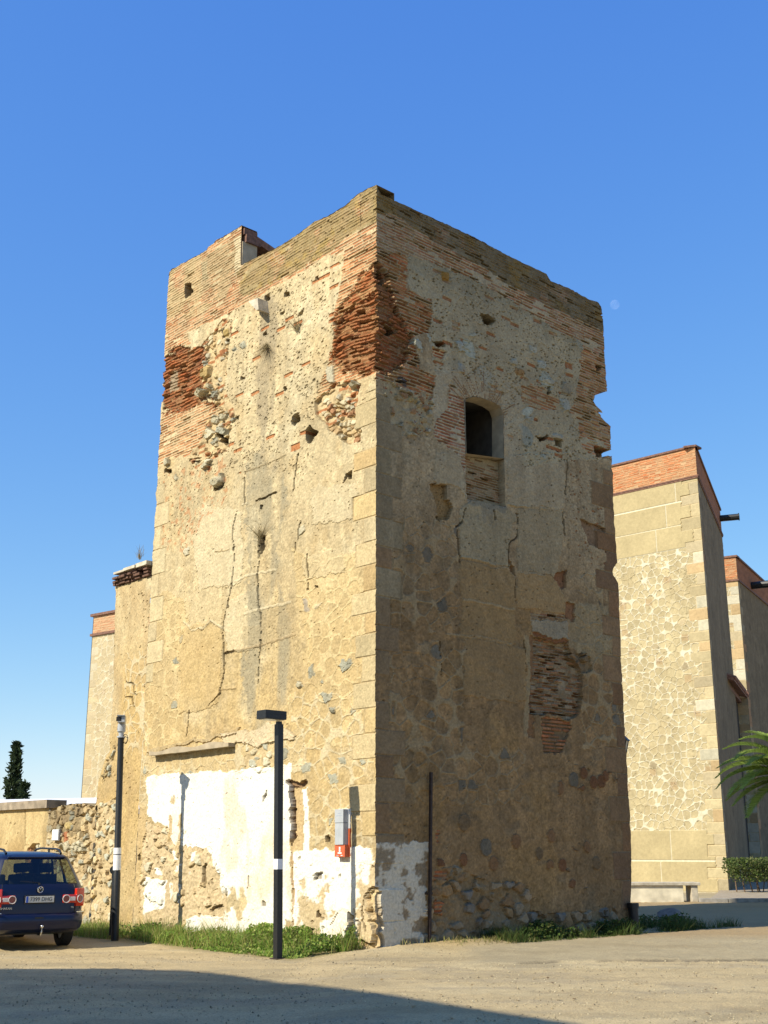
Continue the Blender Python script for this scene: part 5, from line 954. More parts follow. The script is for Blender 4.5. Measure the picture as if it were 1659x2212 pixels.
n = 160; yy = 11 + 12 * rng.random(n); xx = (rng.random(n) - .5) * .66 * yy; P = np.stack([xx, yy, gz(xx, yy) + .012], 1)
a = rng.random(n) * 6.283; d_ = np.stack([np.cos(a), np.sin(a), .25 * rng.random(n)], 1); e_ = np.stack([-np.sin(a), np.cos(a), .4 * (rng.random(n) - .5)], 1); s_ = (.03 + .05 * rng.random(n))[:, None]
V = np.stack([P, P + d_ * s_ * .5 + e_ * s_ * .3, P + d_ * s_, P + d_ * s_ * .5 - e_ * s_ * .3], 1); cl = np.array([rgb(.25, .16, .07), rgb(.36, .26, .12), rgb(.16, .10, .05)])[rng.integers(0, 3, n)]
tag(np_mesh('leaf_litter', V.reshape(-1, 3), np.arange(n * 4).reshape(n, 4), M['leaf'], None, np.repeat(cl, 4, 0)), 'dry brown leaves scattered over the dusty ground', 'leaves', None, 'stuff')

# ------------------------------------------------------------------ the parked car
HA = R(33.0)
hv = np.array([-math.sin(HA), math.cos(HA), 0]); rv = np.array([math.cos(HA), math.sin(HA), 0])
G0 = gnd(134, 2043, GZ); O = G0 - rv * .78 - hv * .95
car = empty('parked_car', tuple(O), 'dark blue people carrier with roof rails, parked facing away', 'car', rz=HA)
m, t_, b_ = base_mat('dark_blue_paint'); b_.inputs['Base Color'].default_value = (.010, .016, .085, 1); b_.inputs['Metallic'].default_value = .1; b_.inputs['Roughness'].default_value = .32; b_.inputs['Coat Weight'].default_value = .25; b_.inputs['Specular IOR Level'].default_value = .28; b_.inputs['Coat Roughness'].default_value = .06
nz = t_.nodes.new('ShaderNodeTexNoise'); nz.inputs['Scale'].default_value = 3; rp = t_.nodes.new('ShaderNodeValToRGB'); rp.color_ramp.elements[0].color = (.003, .007, .032, 1); rp.color_ramp.elements[1].color = (.004, .010, .042, 1)
t_.links.new(nz.outputs[0], rp.inputs[0]); t_.links.new(rp.outputs[0], b_.inputs['Base Color']); M['paint'] = m
def mat_glass(name, tint, fac=.10):
    m = bpy.data.materials.new(name); m.use_nodes = True; t = m.node_tree; t.nodes.clear(); o = t.nodes.new('ShaderNodeOutputMaterial'); mx = t.nodes.new('ShaderNodeMixShader'); tr = t.nodes.new('ShaderNodeBsdfTransparent'); gl = t.nodes.new('ShaderNodeBsdfGlossy')
    tr.inputs[0].default_value = tint + (1,); gl.inputs['Roughness'].default_value = .03; lw = t.nodes.new('ShaderNodeLayerWeight'); lw.inputs[0].default_value = .35; ad = t.nodes.new('ShaderNodeMath'); ad.operation = 'MULTIPLY_ADD'; ad.inputs[1].default_value = .22; ad.inputs[2].default_value = fac * .4
    t.links.new(lw.outputs['Facing'], ad.inputs[0]); t.links.new(ad.outputs[0], mx.inputs[0]); t.links.new(tr.outputs[0], mx.inputs[1]); t.links.new(gl.outputs[0], mx.inputs[2]); t.links.new(mx.outputs[0], o.inputs[0]); return m
M['glass'] = mat_glass('car_glass', (.50, .55, .47))
M['rubber'] = mat_solid('tyre_rubber', (.018, .018, .018), .85, var=.3, scale=30); M['chrome'] = mat_solid('chrome', (.62, .63, .65), .2, metal=1.0, var=.05)
M['red_lens'] = mat_solid('red_lens', (.48, .022, .010), .2, var=.1, coat=.6); M['clear_lens'] = mat_solid('clear_lens', (.62, .58, .55), .2, var=.06, coat=.5); M['dark_red'] = mat_solid('dark_red_lens', (.20, .045, .045), .2, var=.2, coat=.5)
M['plate'] = mat_solid('number_plate', (.56, .56, .52), .5, var=.05); M['plate_blue'] = mat_solid('plate_blue', (.02, .08, .42), .5, var=.05); M['ink'] = mat_solid('black_ink', (.015, .015, .015), .5, var=.1); M['seat'] = mat_solid('seat_cloth', (.022, .022, .025), .95, var=.3)
LV = [(.285, .30, 4.35, .76, .20), (.31, .12, 4.5, .84, .25), (.37, .03, 4.6, .885, .28), (.47, .0, 4.63, .905, .28), (.58, .0, 4.63, .905, .28), (.62, .025, 4.62, .90, .28), (.64, .07, 4.6, .89, .26), (.80, .075, 4.55, .90, .24), (1.02, .10, 4.3, .89, .24), (1.09, .125, 3.9, .875, .23), (1.15, .16, 3.5, .855, .22),
      (1.30, .245, 3.2, .80, .22), (1.45, .33, 2.95, .745, .22), (1.58, .41, 2.75, .69, .21), (1.63, .43, 2.65, .66, .22), (1.665, .50, 2.55, .62, .25), (1.70, .68, 2.4, .54, .28), (1.722, 1.0, 2.15, .40, .26), (1.732, 1.3, 1.9, .18, .15)]
def ring(z, yr, yf, hw, r):
    P = []
    for i in range(13): x = -(hw - r) + 2 * (hw - r) * i / 12; P.append((x, yr))
    for i in range(1, 9): a = -math.pi / 2 + math.pi / 2 * i / 9; P.append((hw - r + r * math.cos(a), yr + r + r * math.sin(a)))
    for i in range(15): P.append((hw, yr + r + (yf - .4 - yr - r) * i / 14))
    for i in range(1, 6): a = math.pi / 2 * i / 6; P.append((hw - .4 + .4 * math.cos(a), yf - .4 + .4 * math.sin(a)))
    k = len(P); Q = [(-x, y) for x, y in P[13:]][::-1]
    P = P + Q; return [(x, y + .045 * (x / .9) ** 2 * (1 if y < yr + r else 0), z) for x, y in P]
rings = [ring(*l) for l in LV]; n = len(rings[0]); body = MB(); gl = {'rear_window': MB(), 'side_window': MB(), 'windscreen': MB()}
V = [p for r_ in rings for p in r_]; fb = []; gl = {'rear_window': 0, 'side_window': 0, 'side_window.001': 0, 'windscreen': 0}; fg = {k: [] for k in gl}
RZ = [i for i, l in enumerate(LV)]
for j in range(len(LV) - 1):
    z0 = LV[j][0]; win_ = 1.14 < z0 < 1.57
    for i in range(n):
        f = (j * n + i, j * n + (i + 1) % n, (j + 1) * n + (i + 1) % n, (j + 1) * n + i)
        mx_ = sum(V[q][0] for q in f) / 4; my_ = sum(V[q][1] for q in f) / 4
        rear = i <= 14 or i >= n - 3
        if win_ and rear: fg['rear_window'].append(f)
        elif win_ and 22 <= i <= 33 and i not in (25, 29): fg['side_window'].append(f)
        elif win_ and n - 1 - 33 + 12 <= i <= n - 1 - 22 + 12 and (n - 1 - i + 12) not in (25, 29): fg['side_window.001'].append(f)
        elif win_ and my_ > 2.6 and abs(mx_) < .62: fg['windscreen'].append(f)
        else: fb.append(f)
fb.append(tuple((len(LV) - 1) * n + i for i in range(n)))
body.v = V; body.f = fb; body.build('body', M['paint'], car, smooth=True)
for k, fs in fg.items():
    mb = MB(); mb.v = V; mb.f = fs; o = mb.build(k.split('.')[0], M['glass'], car, smooth=True)
    bm = bmesh.new(); bm.from_mesh(o.data); bmesh.ops.delete(bm, geom=[v for v in bm.verts if not v.link_faces], context='VERTS'); bm.to_mesh(o.data); bm.free()
mb = MB(); mb.box((0, 2.3, .33), (1.5, 4.0, .10)); mb.box((0, .6, .33), (1.2, .5, .14), bev=.03); mb.build('underbody', M['black'], car)
mb = MB(); mb.box((0, 1.6, .72), (1.6, 2.9, .04)); mb.box((0, .46, 1.0), (1.45, .03, .30)); mb.build('luggage_floor', M['seat'], car)
for yy_, xs in ((1.35, (-.50, 0, .50)), (2.35, (-.42, .42))):
    for x_ in xs:
        mb = MB(); Mx = Matrix.Rotation(R(-12), 4, 'X'); mb.box((x_, yy_, 1.0), (.44, .14, .62), Mx, .05); mb.box((x_, yy_ + .3, .78), (.44, .5, .14), None, .04); st = mb.build('seat', M['seat'], car, smooth=True)
        mb = MB(); mb.box((x_, yy_ + .06, 1.42), (.26, .09, .18), Mx, .04); mb.tube([(x_ - .07, yy_ + .05, 1.28), (x_ - .07, yy_ + .06, 1.36)], .008, 6); mb.tube([(x_ + .07, yy_ + .05, 1.28), (x_ + .07, yy_ + .06, 1.36)], .008, 6); o = mb.build('headrest', M['seat'], car, smooth=True); o.parent = st
for sx in (-1, 1):
    for y_ in (.95, 3.80):
        prof = [(.19, -.085), (.30, -.10), (.322, -.085), (.328, -.05), (.328, .05), (.322, .085), (.30, .10), (.19, .085)]
        mb = MB(); k = 28; vs_ = [(sx * .785 + w_x, y_ + r_ * math.cos(2 * math.pi * i / k), .325 + r_ * math.sin(2 * math.pi * i / k)) for i in range(k) for r_, w_x in prof]
        q = len(prof); mb.add(vs_, [(i * q + j, i * q + j + 1, ((i + 1) % k) * q + j + 1, ((i + 1) % k) * q + j) for i in range(k) for j in range(q - 1)])
        wh = mb.build('wheel', M['rubber'], car, smooth=True)
        mb = MB(); mb.tube([(sx * .73, y_, .325), (sx * .855, y_, .325)], [.20, .195], 24); o = mb.build('rim', M['greymetal'], car, smooth=True); o.parent = wh
    mb = MB(); Mx = Matrix.Rotation(R(sx * 24), 4, 'Z'); mb.box((sx * .765, .125, .91), (.19, .07, .32), Mx, .02); mb.box((sx * .60, .088, .885), (.32, .05, .15), None, .02); tl_ = mb.build('tail_light', M['red_lens'], car, smooth=True)
    for cx__, mt in ((.50, 'dark_red'), (.765, 'dark_red')):
        cy__ = .065 if cx__ < .6 else .088; a_ = 0 if cx__ < .6 else R(sx * 24); nv = Vector((math.sin(a_), -math.cos(a_), 0)); p0 = Vector((sx * cx__, cy__, .885))
        mb = MB(); mb.tube([p0, p0 + nv * .012], .058, 20); o = mb.build('lamp', M[mt], car, smooth=True); o.parent = tl_
        mb = MB(); kk_ = 24; e1 = Vector((0, 0, 1)); e2 = nv.cross(e1); pr = [p0 + nv * .010 + (e1 * math.cos(2 * math.pi * i / kk_) + e2 * math.sin(2 * math.pi * i / kk_)) * .066 for i in range(kk_ + 1)]; mb.tube(pr, .008, 6, False); o = mb.build('lamp_ring', M['clear_lens'], car, smooth=True); o.parent = tl_
    mb = MB(); mb.box((sx * .622, .062, .885), (.10, .02, .07), None, .005); o = mb.build('reversing_lamp', M['clear_lens'], car); o.parent = tl_
    mb = MB(); mb.box((sx * .76, .045, .655), (.16, .03, .02), Matrix.Rotation(R(sx * 20), 4, 'Z'), .005); mb.build('bumper_trim', M['chrome'], car)
    mb = MB(); mb.tube([(sx * .52, .62, 1.69), (sx * .53, .76, 1.755), (sx * .545, 1.0, 1.775), (sx * .55, 1.9, 1.79), (sx * .54, 2.2, 1.77), (sx * .52, 2.35, 1.70)], [.022, .02, .018, .018, .02, .022], 8); mb.tube([(sx * .55, 1.45, 1.70), (sx * .55, 1.45, 1.78)], .02, 6); mb.build('roof_rail', M['black'], car, smooth=True)
for sx in (-1, 1):
    mb = MB(); mb.tube([(sx * .685, .105, .655), (sx * .69, .098, .72), (sx * .69, .103, .80), (sx * .69, .128, 1.02), (sx * .675, .155, 1.09), (sx * .665, .19, 1.15)], .007, 6); mb.build('tailgate_gap', M['ink'], car)
mb = MB(); mb.box((0, .058, .885), (.56, .03, .15), None, .01); mb.build('plate_recess', M['black'], car)
mb = MB(); mb.box((0, .040, .885), (.52, .012, .11), None, .003); pl_ = mb.build('number_plate', M['plate'], car)
mb = MB(); mb.box((-.238, .033, .885), (.042, .006, .108)); o = mb.build('country_strip', M['plate_blue'], car); o.parent = pl_
def put_text(body_, size, loc, mat, root, rot=(math.pi / 2, 0, 0), name='lettering', parent=None, scale=(1, 1, 1), depth=.002):
    me = text_mesh(body_, size, depth); o = link(name, me, mat, parent or root); o.location = loc; o.rotation_euler = rot; o.scale = scale; return o
put_text('7399 DHG', .100, (.022, .0325, .885), M['ink'], car, parent=pl_, scale=(.92, 1, 1))
put_text('SHARAN', .055, (-.60, .062, .735), M['chrome'], car, name='model_lettering')
mb = MB(); mb.tube([(0, .09, 1.055), (0, .062, 1.055)], .056, 24); em = mb.build('emblem', M['ink'], car, smooth=True)
mb = MB(); mb.tube([(.052 * math.cos(2 * math.pi * i / 24), .062, 1.055 + .052 * math.sin(2 * math.pi * i / 24)) for i in range(25)], .006, 6, False)
for q in ([(-.026, .040), (0, .004), (.026, .040)], [(-.045, .018), (-.021, -.042), (0, -.004), (.021, -.042), (.045, .018)]): mb.tube([(x_, .060, 1.055 + z_) for x_, z_ in q], .0055, 6)
o = mb.build('emblem_letters', M['chrome'], car, smooth=True); o.parent = em
put_text('TDI', .035, (.62, .064, .735), M['chrome'], car, name='model_lettering')
mb = MB(); mb.box((0, .008, .565), (.16, .02, .03)); mb.build('boot_catch', M['black'], car)
mb = MB(); mb.tube([(.04, .15, .27), (.04, -.02, .27), (.04, -.07, .32), (.04, -.07, .40)], .018, 8); bm = bmesh.new(); bmesh.ops.create_uvsphere(bm, u_segments=12, v_segments=8, radius=.03); bm.verts.ensure_lookup_table(); mb.add([(v.co.x + .04, v.co.y - .07, v.co.z + .42) for v in bm.verts], [tuple(v.index for v in f.verts) for f in bm.faces]); bm.free(); mb.build('tow_bar', M['chrome'], car, smooth=True)
mb = MB(); mb.tube([(.0, .15, 1.13), (.0, .155, 1.17)], .016, 8); mb.tube([(0, .165, 1.175), (-.34, .20, 1.20)], .008, 6); mb.build('rear_wiper', M['black'], car)
mb = MB(); mb.box((0, .055, .60), (1.5, .02, .015)); mb.build('bumper_gap', M['ink'], car)
mb = MB(); mb.box((0, .445, 1.622), (1.08, .10, .03), None, .012); mb.build('roof_spoiler', M['paint'], car, smooth=True)

# ------------------------------------------------------------------ street furniture
lp = empty('street_lamp', (-1.775, 21.06, GZ), 'square black lamp post with a flat box head, standing in the weeds', 'street lamp')
ax, ay = Vector(DL), Vector(DR); rotm = Matrix(((ay.x, ax.x, 0), (ay.y, ax.y, 0), (0, 0, 1))).to_4x4()
def lbox(mb, c, d, bev=.004, lean=0): return mb.box(c, d, rotm, bev)
H_ = 3.88; LE = -.075
mb = MB(); a_ = .056; P = [Vector((sx * a_, sy * a_, 0)) for sx, sy in ((-1, -1), (1, -1), (1, 1), (-1, 1))]; P = [rotm @ p for p in P]; mb.add([tuple(p + Vector((LE * z / H_, 0, z))) for z in (-.1, H_) for p in P], [(0, 1, 2, 3), (4, 5, 6, 7), (0, 1, 5, 4), (1, 2, 6, 5), (2, 3, 7, 6), (3, 0, 4, 7)]); mb.build('post', M['black'], lp)
hd = Vector((LE, 0, H_ + .12)) - ay * .165
mb = MB(); lbox(mb, hd + Vector((0, 0, .025)), (.46, .27, .15), .008); h_o = mb.build('lamp_head', M['black'], lp)
mb = MB(); lbox(mb, Vector((LE, 0, H_ + .02)), (.08, .08, .06)); mb.build('neck', M['black'], lp)
mb = MB(); lbox(mb, hd + Vector((0, 0, -.053)), (.40, .22, .012), .002); o = mb.build('lamp_glass', M['glass_lamp'], lp); o.parent = h_o
mb = MB(); lbox(mb, hd + Vector((0, 0, .035)), (.464, .274, .008), .001); o = mb.build('head_seam', M['ink'], lp); o.parent = h_o
zl = 1.52; mb = MB(); lbox(mb, Vector((LE * zl / H_, 0, zl)), (.1145, .1145, .17), .001); mb.build('paper_label', M['white'], lp)
mb = MB(); lbox(mb, Vector((0, 0, .0)), (.20, .20, .03), .004); mb.build('base_plate', M['rust'], lp)

cp = empty('camera_pole', (-5.42, 25.27, GZ), 'tall round dark pole carrying a surveillance camera, standing near the back of the car', 'camera pole')
LE = -.12; HP = 4.03
def lx(z): return LE * z / HP
mb = MB(); mb.tube([(lx(z), 0, z) for z in (-.1, 1.3, 1.32, HP)], [.078, .078, .070, .062], 20); mb.build('pole', M['black'], cp, smooth=True)
mb = MB(); mb.tube([(lx(1.36), 0, 1.36), (lx(1.80), 0, 1.80)], [.080, .079], 20, False); wl_ = mb.build('paper_label', M['white'], cp, smooth=True)
mb = MB(); mb.tube([(lx(1.66), 0, 1.66), (lx(1.675), 0, 1.675)], .0815, 20, False); o = mb.build('label_line', M['ink'], cp); o.parent = wl_
mb = MB(); mb.tube([(lx(HP), 0, HP), (lx(HP), 0, HP + .03), (lx(HP), 0, HP + .035), (lx(HP), 0, HP + .10), (lx(HP), 0, HP + .13), (lx(HP), 0, HP + .27), (lx(HP), 0, HP + .29)], [.085, .085, .05, .055, .085, .085, .07], 20); mb.build('camera_turret', M['greymetal'], cp, smooth=True)
mb = MB(); Mx = Matrix.Rotation(R(8), 4, 'Z'); mb.box((lx(HP), -.02, HP + .37), (.15, .34, .13), Mx, .012); mb.box((lx(HP) - .01, -.04, HP + .445), (.175, .40, .012), Mx, .003); ch_ = mb.build('camera_housing', M['greymetal'], cp)
mb = MB(); mb.box((lx(HP) - .026, -.192, HP + .37), (.11, .01, .09), Mx, .002); o = mb.build('lens_window', M['ink'], cp); o.parent = ch_
mb = MB()
for r_, dx, dz in ((.09, .09, -.02), (.07, .10, -.05)): mb.tube([(lx(HP) + dx + r_ * .6 * math.cos(a), .02 * math.sin(3 * a), HP + dz - .0 + r_ * math.sin(a)) for a in np.linspace(0, 6.28, 18)], .007, 6)
mb.build('cable_loop', M['black'], cp, smooth=True)
mb = MB(); mb.tube([(-.10, .06, .1), (-.105, .06, 1.22)], .04, 10); mb.tube([(-.105, .0, 1.36), (-.105, .1, 1.36)], .085, 16); mb.tube([(-.105, .06, 1.2), (-.105, .06, 1.36)], .05, 10); mb.build('shadow_tube', M['black'], cp, smooth=True)  # added black tube and disc, modelled where a shadow lies beside the pole

up, vp = uvL(746, 1800)
ph = empty('payphone', tuple(C0 + DL * up - DR * .02 + AZ * 1.5), 'grey and orange public telephone unit fixed to the sunlit wall near the tower corner', 'payphone')
zb_, zg, zm, zt_ = (CAM_H + (1840 - y) / 2659 * 21.9 for y in (1852, 1826, 1780, 1751))
def pbox(name, u0, u1, o0, o1, z0, z1, mat, parent=None, root=ph):
    mb = MB(); P = [C0 + DL * u - DR * o + AZ * z for u in (u0, u1) for o in (o0, o1) for z in (z0, z1)]
    mb.add([tuple(p) for p in P], [(0, 1, 3, 2), (4, 6, 7, 5), (0, 4, 5, 1), (2, 3, 7, 6), (0, 2, 6, 4), (1, 5, 7, 3)]); o = mb.build(name, mat, root, world=True)
    if parent is not None: m_ = o.matrix_parent_inverse.copy(); o.parent = parent; o.matrix_parent_inverse = m_
    return o
bp = pbox('back_plate', up - .155, up + .165, -.02, .035, zb_, zm - .10, M['orange'])
pbox('back_plate', up - .15, up + .16, -.02, .033, zm - .097, zt_ + .01, M['white'])
hb = pbox('telephone_body', up - .115, up + .115, .036, .15, zg, zm - .004, M['greymetal']); pbox('telephone_hood', up - .118, up + .118, .036, .155, zm + .004, zt_, M['greymetal'])
pbox('body_gap', up - .11, up + .11, .036, .145, zm - .004, zm + .004, M['ink'])
lb = pbox('lower_panel', up - .14, up + .14, .036, .13, zb_ + .004, zg - .004, M['orange'])
for k_, (u0, u1, a, b, mt) in enumerate(((up - .02, up + .02, .135, .175, 'white'), (up - .02, up + .02, .090, .130, 'white'), (up - .055, up + .055, .058, .080, 'white'), (up + .03, up + .085, .018, .034, 'bluegrey'), (up - .08, up - .03, .018, .036, 'clear_lens'))): pbox('printed_mark', u0, u1, .13, .132, zb_ + a, zb_ + b, M[mt], None)
for z_, w_x in ((zt_ - .08, .07), (zt_ - .12, .14)): pbox('printed_line', up - w_x / 1.6, up + w_x / 1.8, .155, .1565, z_, z_ + .014, M['bluegrey'])

ip = empty('iron_post', tuple(C0 + DR * 1.28 - DL * .10), 'thin rusty iron post standing upright against the shaded wall beside the whitewash', 'post')
mb = MB(); a0_ = C0 + DR * 1.21 - DL * .10; a1_ = C0 + DR * 1.325 - DL * .07; P = []
for q, z in ((a0_, 0.0), (a1_, 3.06)): P += [tuple(q + DR * sx * .024 + DL * sy * .024 + AZ * z) for sx, sy in ((-1, -1), (1, -1), (1, 1), (-1, 1))]
mb.add(P, [(0, 1, 2, 3), (4, 5, 6, 7), (0, 1, 5, 4), (1, 2, 6, 5), (2, 3, 7, 6), (3, 0, 4, 7)]); mb.build('bar', M['rust'], ip, world=True)
mb = MB(); q = a0_ * .7 + a1_ * .3; mb.add([tuple(q + DR * a + DL * b + AZ * (.92 + c)) for a in (-.04, .04) for b in (-.03, .12) for c in (-.02, .02)], [(0, 1, 3, 2), (4, 6, 7, 5), (0, 4, 5, 1), (2, 3, 7, 6), (0, 2, 6, 4), (1, 5, 7, 3)]); mb.build('clamp', M['rust'], ip, world=True)
mb = MB(); mb.tube([tuple(q + AZ * -.62 + DL * (.0)), tuple(q - AZ * .1 + DL * .12)], .012, 6); mb.build('stay', M['rust'], ip, world=True)

pq = [uvL(*p) for p in px('5', [(360, 906), (394, 906), (394, 972), (360, 972)])]
u0, u1 = min(p[0] for p in pq), max(p[0] for p in pq); z0, z1 = min(p[1] for p in pq), max(p[1] for p in pq)
pn = empty('notice_plate', tuple(C0 + DL * (u0 + u1) / 2 - DR * .1 + AZ * z0), 'small plain white plate fixed to the rubble wall above the car', 'plate')
pbox('plate_face', u0, u1, .06, .075, z0, z1, M['white'], None, pn); pbox('backing', u0 - .012, u1 + .012, .02, .059, z0 - .012, z1 + .012, M['greymetal'], None, pn)

def rock(name, loc, dims, col, seed, label, cat, rot=0.0, rough=.25, sub=3):
    bm = bmesh.new(); bmesh.ops.create_icosphere(bm, subdivisions=sub, radius=.5); r_ = random.Random(seed); pl = [Vector((r_.uniform(-1, 1), r_.uniform(-1, 1), r_.uniform(-1, 1))).normalized() for _ in range(9)]; dd_ = [r_.uniform(.26, .40) for _ in pl]
    for v in bm.verts:
        for p_, d_ in zip(pl, dd_):
            e = v.co.dot(p_) - d_
            if e > 0: v.co -= p_ * e
        v.co = Vector((v.co.x * dims[0] * 1.35, v.co.y * dims[1] * 1.35, v.co.z * dims[2] * 1.35)) * (1 + rough * .12 * (r_.random() - .5)); v.co.z += dims[2] * .38
    me = bpy.data.meshes.new(name); bm.to_mesh(me); bm.free(); o = link(name, me, mat_solid(name + '_stone', col, .95, var=.3, scale=7, bump=.8)); o.location = loc; o.rotation_euler = (0, 0, rot); return tag(o, label, cat)
p_ = C0 + DL * 6.15 - DR * .32; rock('fallen_masonry', (p_[0], p_[1], GZ - .02), (.55, .34, .30), (.50, .36, .23), 5, 'lump of fallen masonry lying at the foot of the whitewashed wall', 'stone', .9)
p_ = gnd(1446, 1996); rock('boulder', (p_[0], p_[1], -.03), (.62, .5, .38), (.20, .17, .14), 8, 'dark boulder lying among the weeds in the shade right of the tower', 'stone')

# bench in front of the church
be = gnd(1508, 1951); bd = azv(-94); bn = azv(-4)
bench = empty('stone_bench', tuple(be), 'low stone bench on a whitewashed base, in front of the sunlit church wall', 'bench')
def bbox(name, a0, a1, b0, b1, z0, z1, mat, bev=.015):
    mb = MB(); c = be + bd * (a0 + a1) / 2 + bn * (b0 + b1) / 2; mb.box((c[0], c[1], (z0 + z1) / 2), (a1 - a0, b1 - b0, z1 - z0), Matrix.Rotation(math.atan2(bd[1], bd[0]), 4, 'Z'), bev); return mb.build(name, mat, bench, world=True)
bbox('seat_slab', -.12, 4.2, -.02, .75, .56, .66, M['stone']); M['bench_white'] = mat_solid('flaking_whitewash', (.62, .56, .42), .95, var=.25, scale=3, bump=.4)
bbox('base', .45, 4.1, .05, .68, -.1, .56, M['bench_white']); bbox('leg', -.04, .18, .04, .66, -.1, .56, M['stone'])

# wall lantern and pipe on the far corner
lc = C0 + DR * (WR + .16) + DL * .25; lc[2] = 3.95
ln = empty('wall_lantern', tuple(lc), 'black iron lantern on a bracket at the far edge of the shaded tower wall', 'lantern')
def frust(mb, r0, r1, z0, z1, k=6): mb.tube([(0, 0, z0), (0, 0, z1)], [r0, r1], k)
mb = MB(); frust(mb, .20, .05, .10, .24); frust(mb, .03, .02, .24, .30); frust(mb, .21, .20, .075, .10); mb.build('cap', M['black'], ln)
mb = MB(); frust(mb, .10, .17, -.22, .075); mb.build('glass_body', M['glass_lamp'], ln)
mb = MB(); frust(mb, .11, .11, -.25, -.22)
for i in range(6):
    a = 2 * math.pi * i / 6; mb.tube([(.103 * math.cos(a), .103 * math.sin(a), -.22), (.175 * math.cos(a), .175 * math.sin(a), .08)], .010, 5)
mb.build('frame', M['black'], ln)
mb = MB(); mb.tube([(0, 0, -.24), (0, 0, -.34), tuple(-DR * .15 + AZ * -.40), tuple(-DR * .30 + AZ * -.36)], .014, 6); mb.build('bracket', M['black'], ln)
pp = C0 + DR * 7.20 - DL * .14
dp = empty('drainpipe', tuple(pp), 'short black iron pipe at the foot of the far edge of the shaded tower wall', 'pipe')
mb = MB(); mb.tube([(pp[0], pp[1], .10), (pp[0], pp[1], .58)], .105, 14); mb.build('pipe', M['black'], dp, True, True); mb = MB(); mb.tube([(pp[0], pp[1], .0), (pp[0] + .03, pp[1], .12)], [.17, .12], 14); mb.build('foot', M['black'], dp, True, True); mb = MB(); mb.tube([(pp[0], pp[1], .50), (pp[0], pp[1], .60)], .125, 14); mb.build('collar', M['black'], dp, True, True)

# ------------------------------------------------------------------ trees, palm, hedge
def cypress(name, base, h, r, n, label, group=None):
    rt = empty(name, tuple(base), label, 'tree', group)
    mb = MB(); mb.tube([tuple(base), tuple(base + AZ * h * .5), tuple(base + AZ * h * .97)], [.14, .08, .02], 7)
    zz = rng.random(n) ** .8; prof = np.where(zz < .18, zz / .18, 1) * (1 - zz) ** .75
    a = rng.random(n) * 6.283; nb = np.floor(zz * 17); lob = .15 + 1.15 * vnoise(nb * 1.7, a * 1.3, 901 + int(h * 10)); rr_ = r * prof * lob * (.35 + .65 * rng.random(n) ** .5) + .05
    P = base + np.stack([rr_ * np.cos(a), rr_ * np.sin(a), .4 + zz * (h - .4)], 1); P[:, 2] += .25 * rr_
    mb.build('trunk', M['bark'], rt, world=True)
    leaf_cloud('crown', P, .16 + .16 * rng.random(n), [rgb(.035, .055, .022), rgb(.05, .07, .028), rgb(.025, .04, .018)], rt, up=.8, asp=.55)
b_ = far(17, 1840, 62.0); b_[2] = 0; cypress('cypress_tree', b_, zat(18, 1607, 62), .80, 2200, 'tall spindly dark conifer rising behind the white shed roof')
b_ = far(41, 1840, 60.0); b_[2] = 0; cypress('cypress_tree', b_, zat(40, 1692, 60), .55, 900, 'short dark conifer right beside the taller one behind the white shed roof')
pb = far(1732, 1840, 41.0); pb[2] = 0; zc_ = zat(1735, 1688, 41)
palm = empty('palm_tree', tuple(pb), 'palm tree at the right edge with arching feathery fronds over a clipped bush', 'palm')
mb = MB(); mb.tube([tuple(pb + AZ * z) for z in (-.1, .6, zc_ - .3, zc_ + .2)], [.34, .27, .25, .30], 12); mb.build('trunk', M['bark'], palm, world=True)
def frond(az, el, ln_, droop, seed):
    r_ = np.random.default_rng(seed); k = 26; t = np.linspace(0, 1, k); d = azv(az); e0 = R(el); ang = e0 - droop * t ** 1.25; st = ln_ / k; pos = np.zeros((k, 3)); p = pb + AZ * (zc_ + .1)
    for i in range(k): p = p + (d * math.cos(ang[i]) + AZ * math.sin(ang[i])) * st; pos[i] = p
    Vv = []; Ff = []; sd = np.cross(d, AZ)
    for i in range(k - 1):       # rachis
        w0 = .022 * (1 - t[i]) + .004; o = len(Vv); Vv += [pos[i] + sd * w0, pos[i] - sd * w0, pos[i + 1] - sd * w0, pos[i + 1] + sd * w0]; Ff.append((o, o + 1, o + 2, o + 3))
    ncol = [rgb(.22, .20, .05)] * len(Vv)
    for i in range(2, k):
        for s_ in (-1, 1):
            for j in range(5):
                f = (i + j / 5.0); i0 = min(int(f), k - 2); q = pos[i0] + (pos[i0 + 1] - pos[i0]) * (f - i0); tg = (pos[i0 + 1] - pos[i0]); tg = tg / np.linalg.norm(tg); up_ = np.cross(sd, tg); up_ = up_ if up_[2] > 0 else -up_
                L_ = .52 * math.sin(math.pi * min(.98, .12 + .86 * t[i0])) ** .7 * (.85 + .3 * r_.random()); dr_ = sd * s_ * .72 + tg * .55 + up_ * (.30 + .1 * r_.random()); dr_ /= np.linalg.norm(dr_); m_ = q + dr_ * L_ * .55; e_ = m_ + (dr_ - AZ * .45) * L_ * .5; wv = tg * .015
                o = len(Vv); Vv += [q - wv * .6, q + wv * .6, m_ + wv, m_ - wv, m_ - wv, m_ + wv, e_ + wv * .1, e_ - wv * .1]; Ff += [(o, o + 1, o + 2, o + 3), (o + 4, o + 5, o + 6, o + 7)]; c_ = rgb(.25, .33, .07) * (.75 + .5 * r_.random()); ncol += [c_] * 8
    np_mesh('frond', np.array(Vv), np.array(Ff), M['leaf'], palm, np.array(ncol))
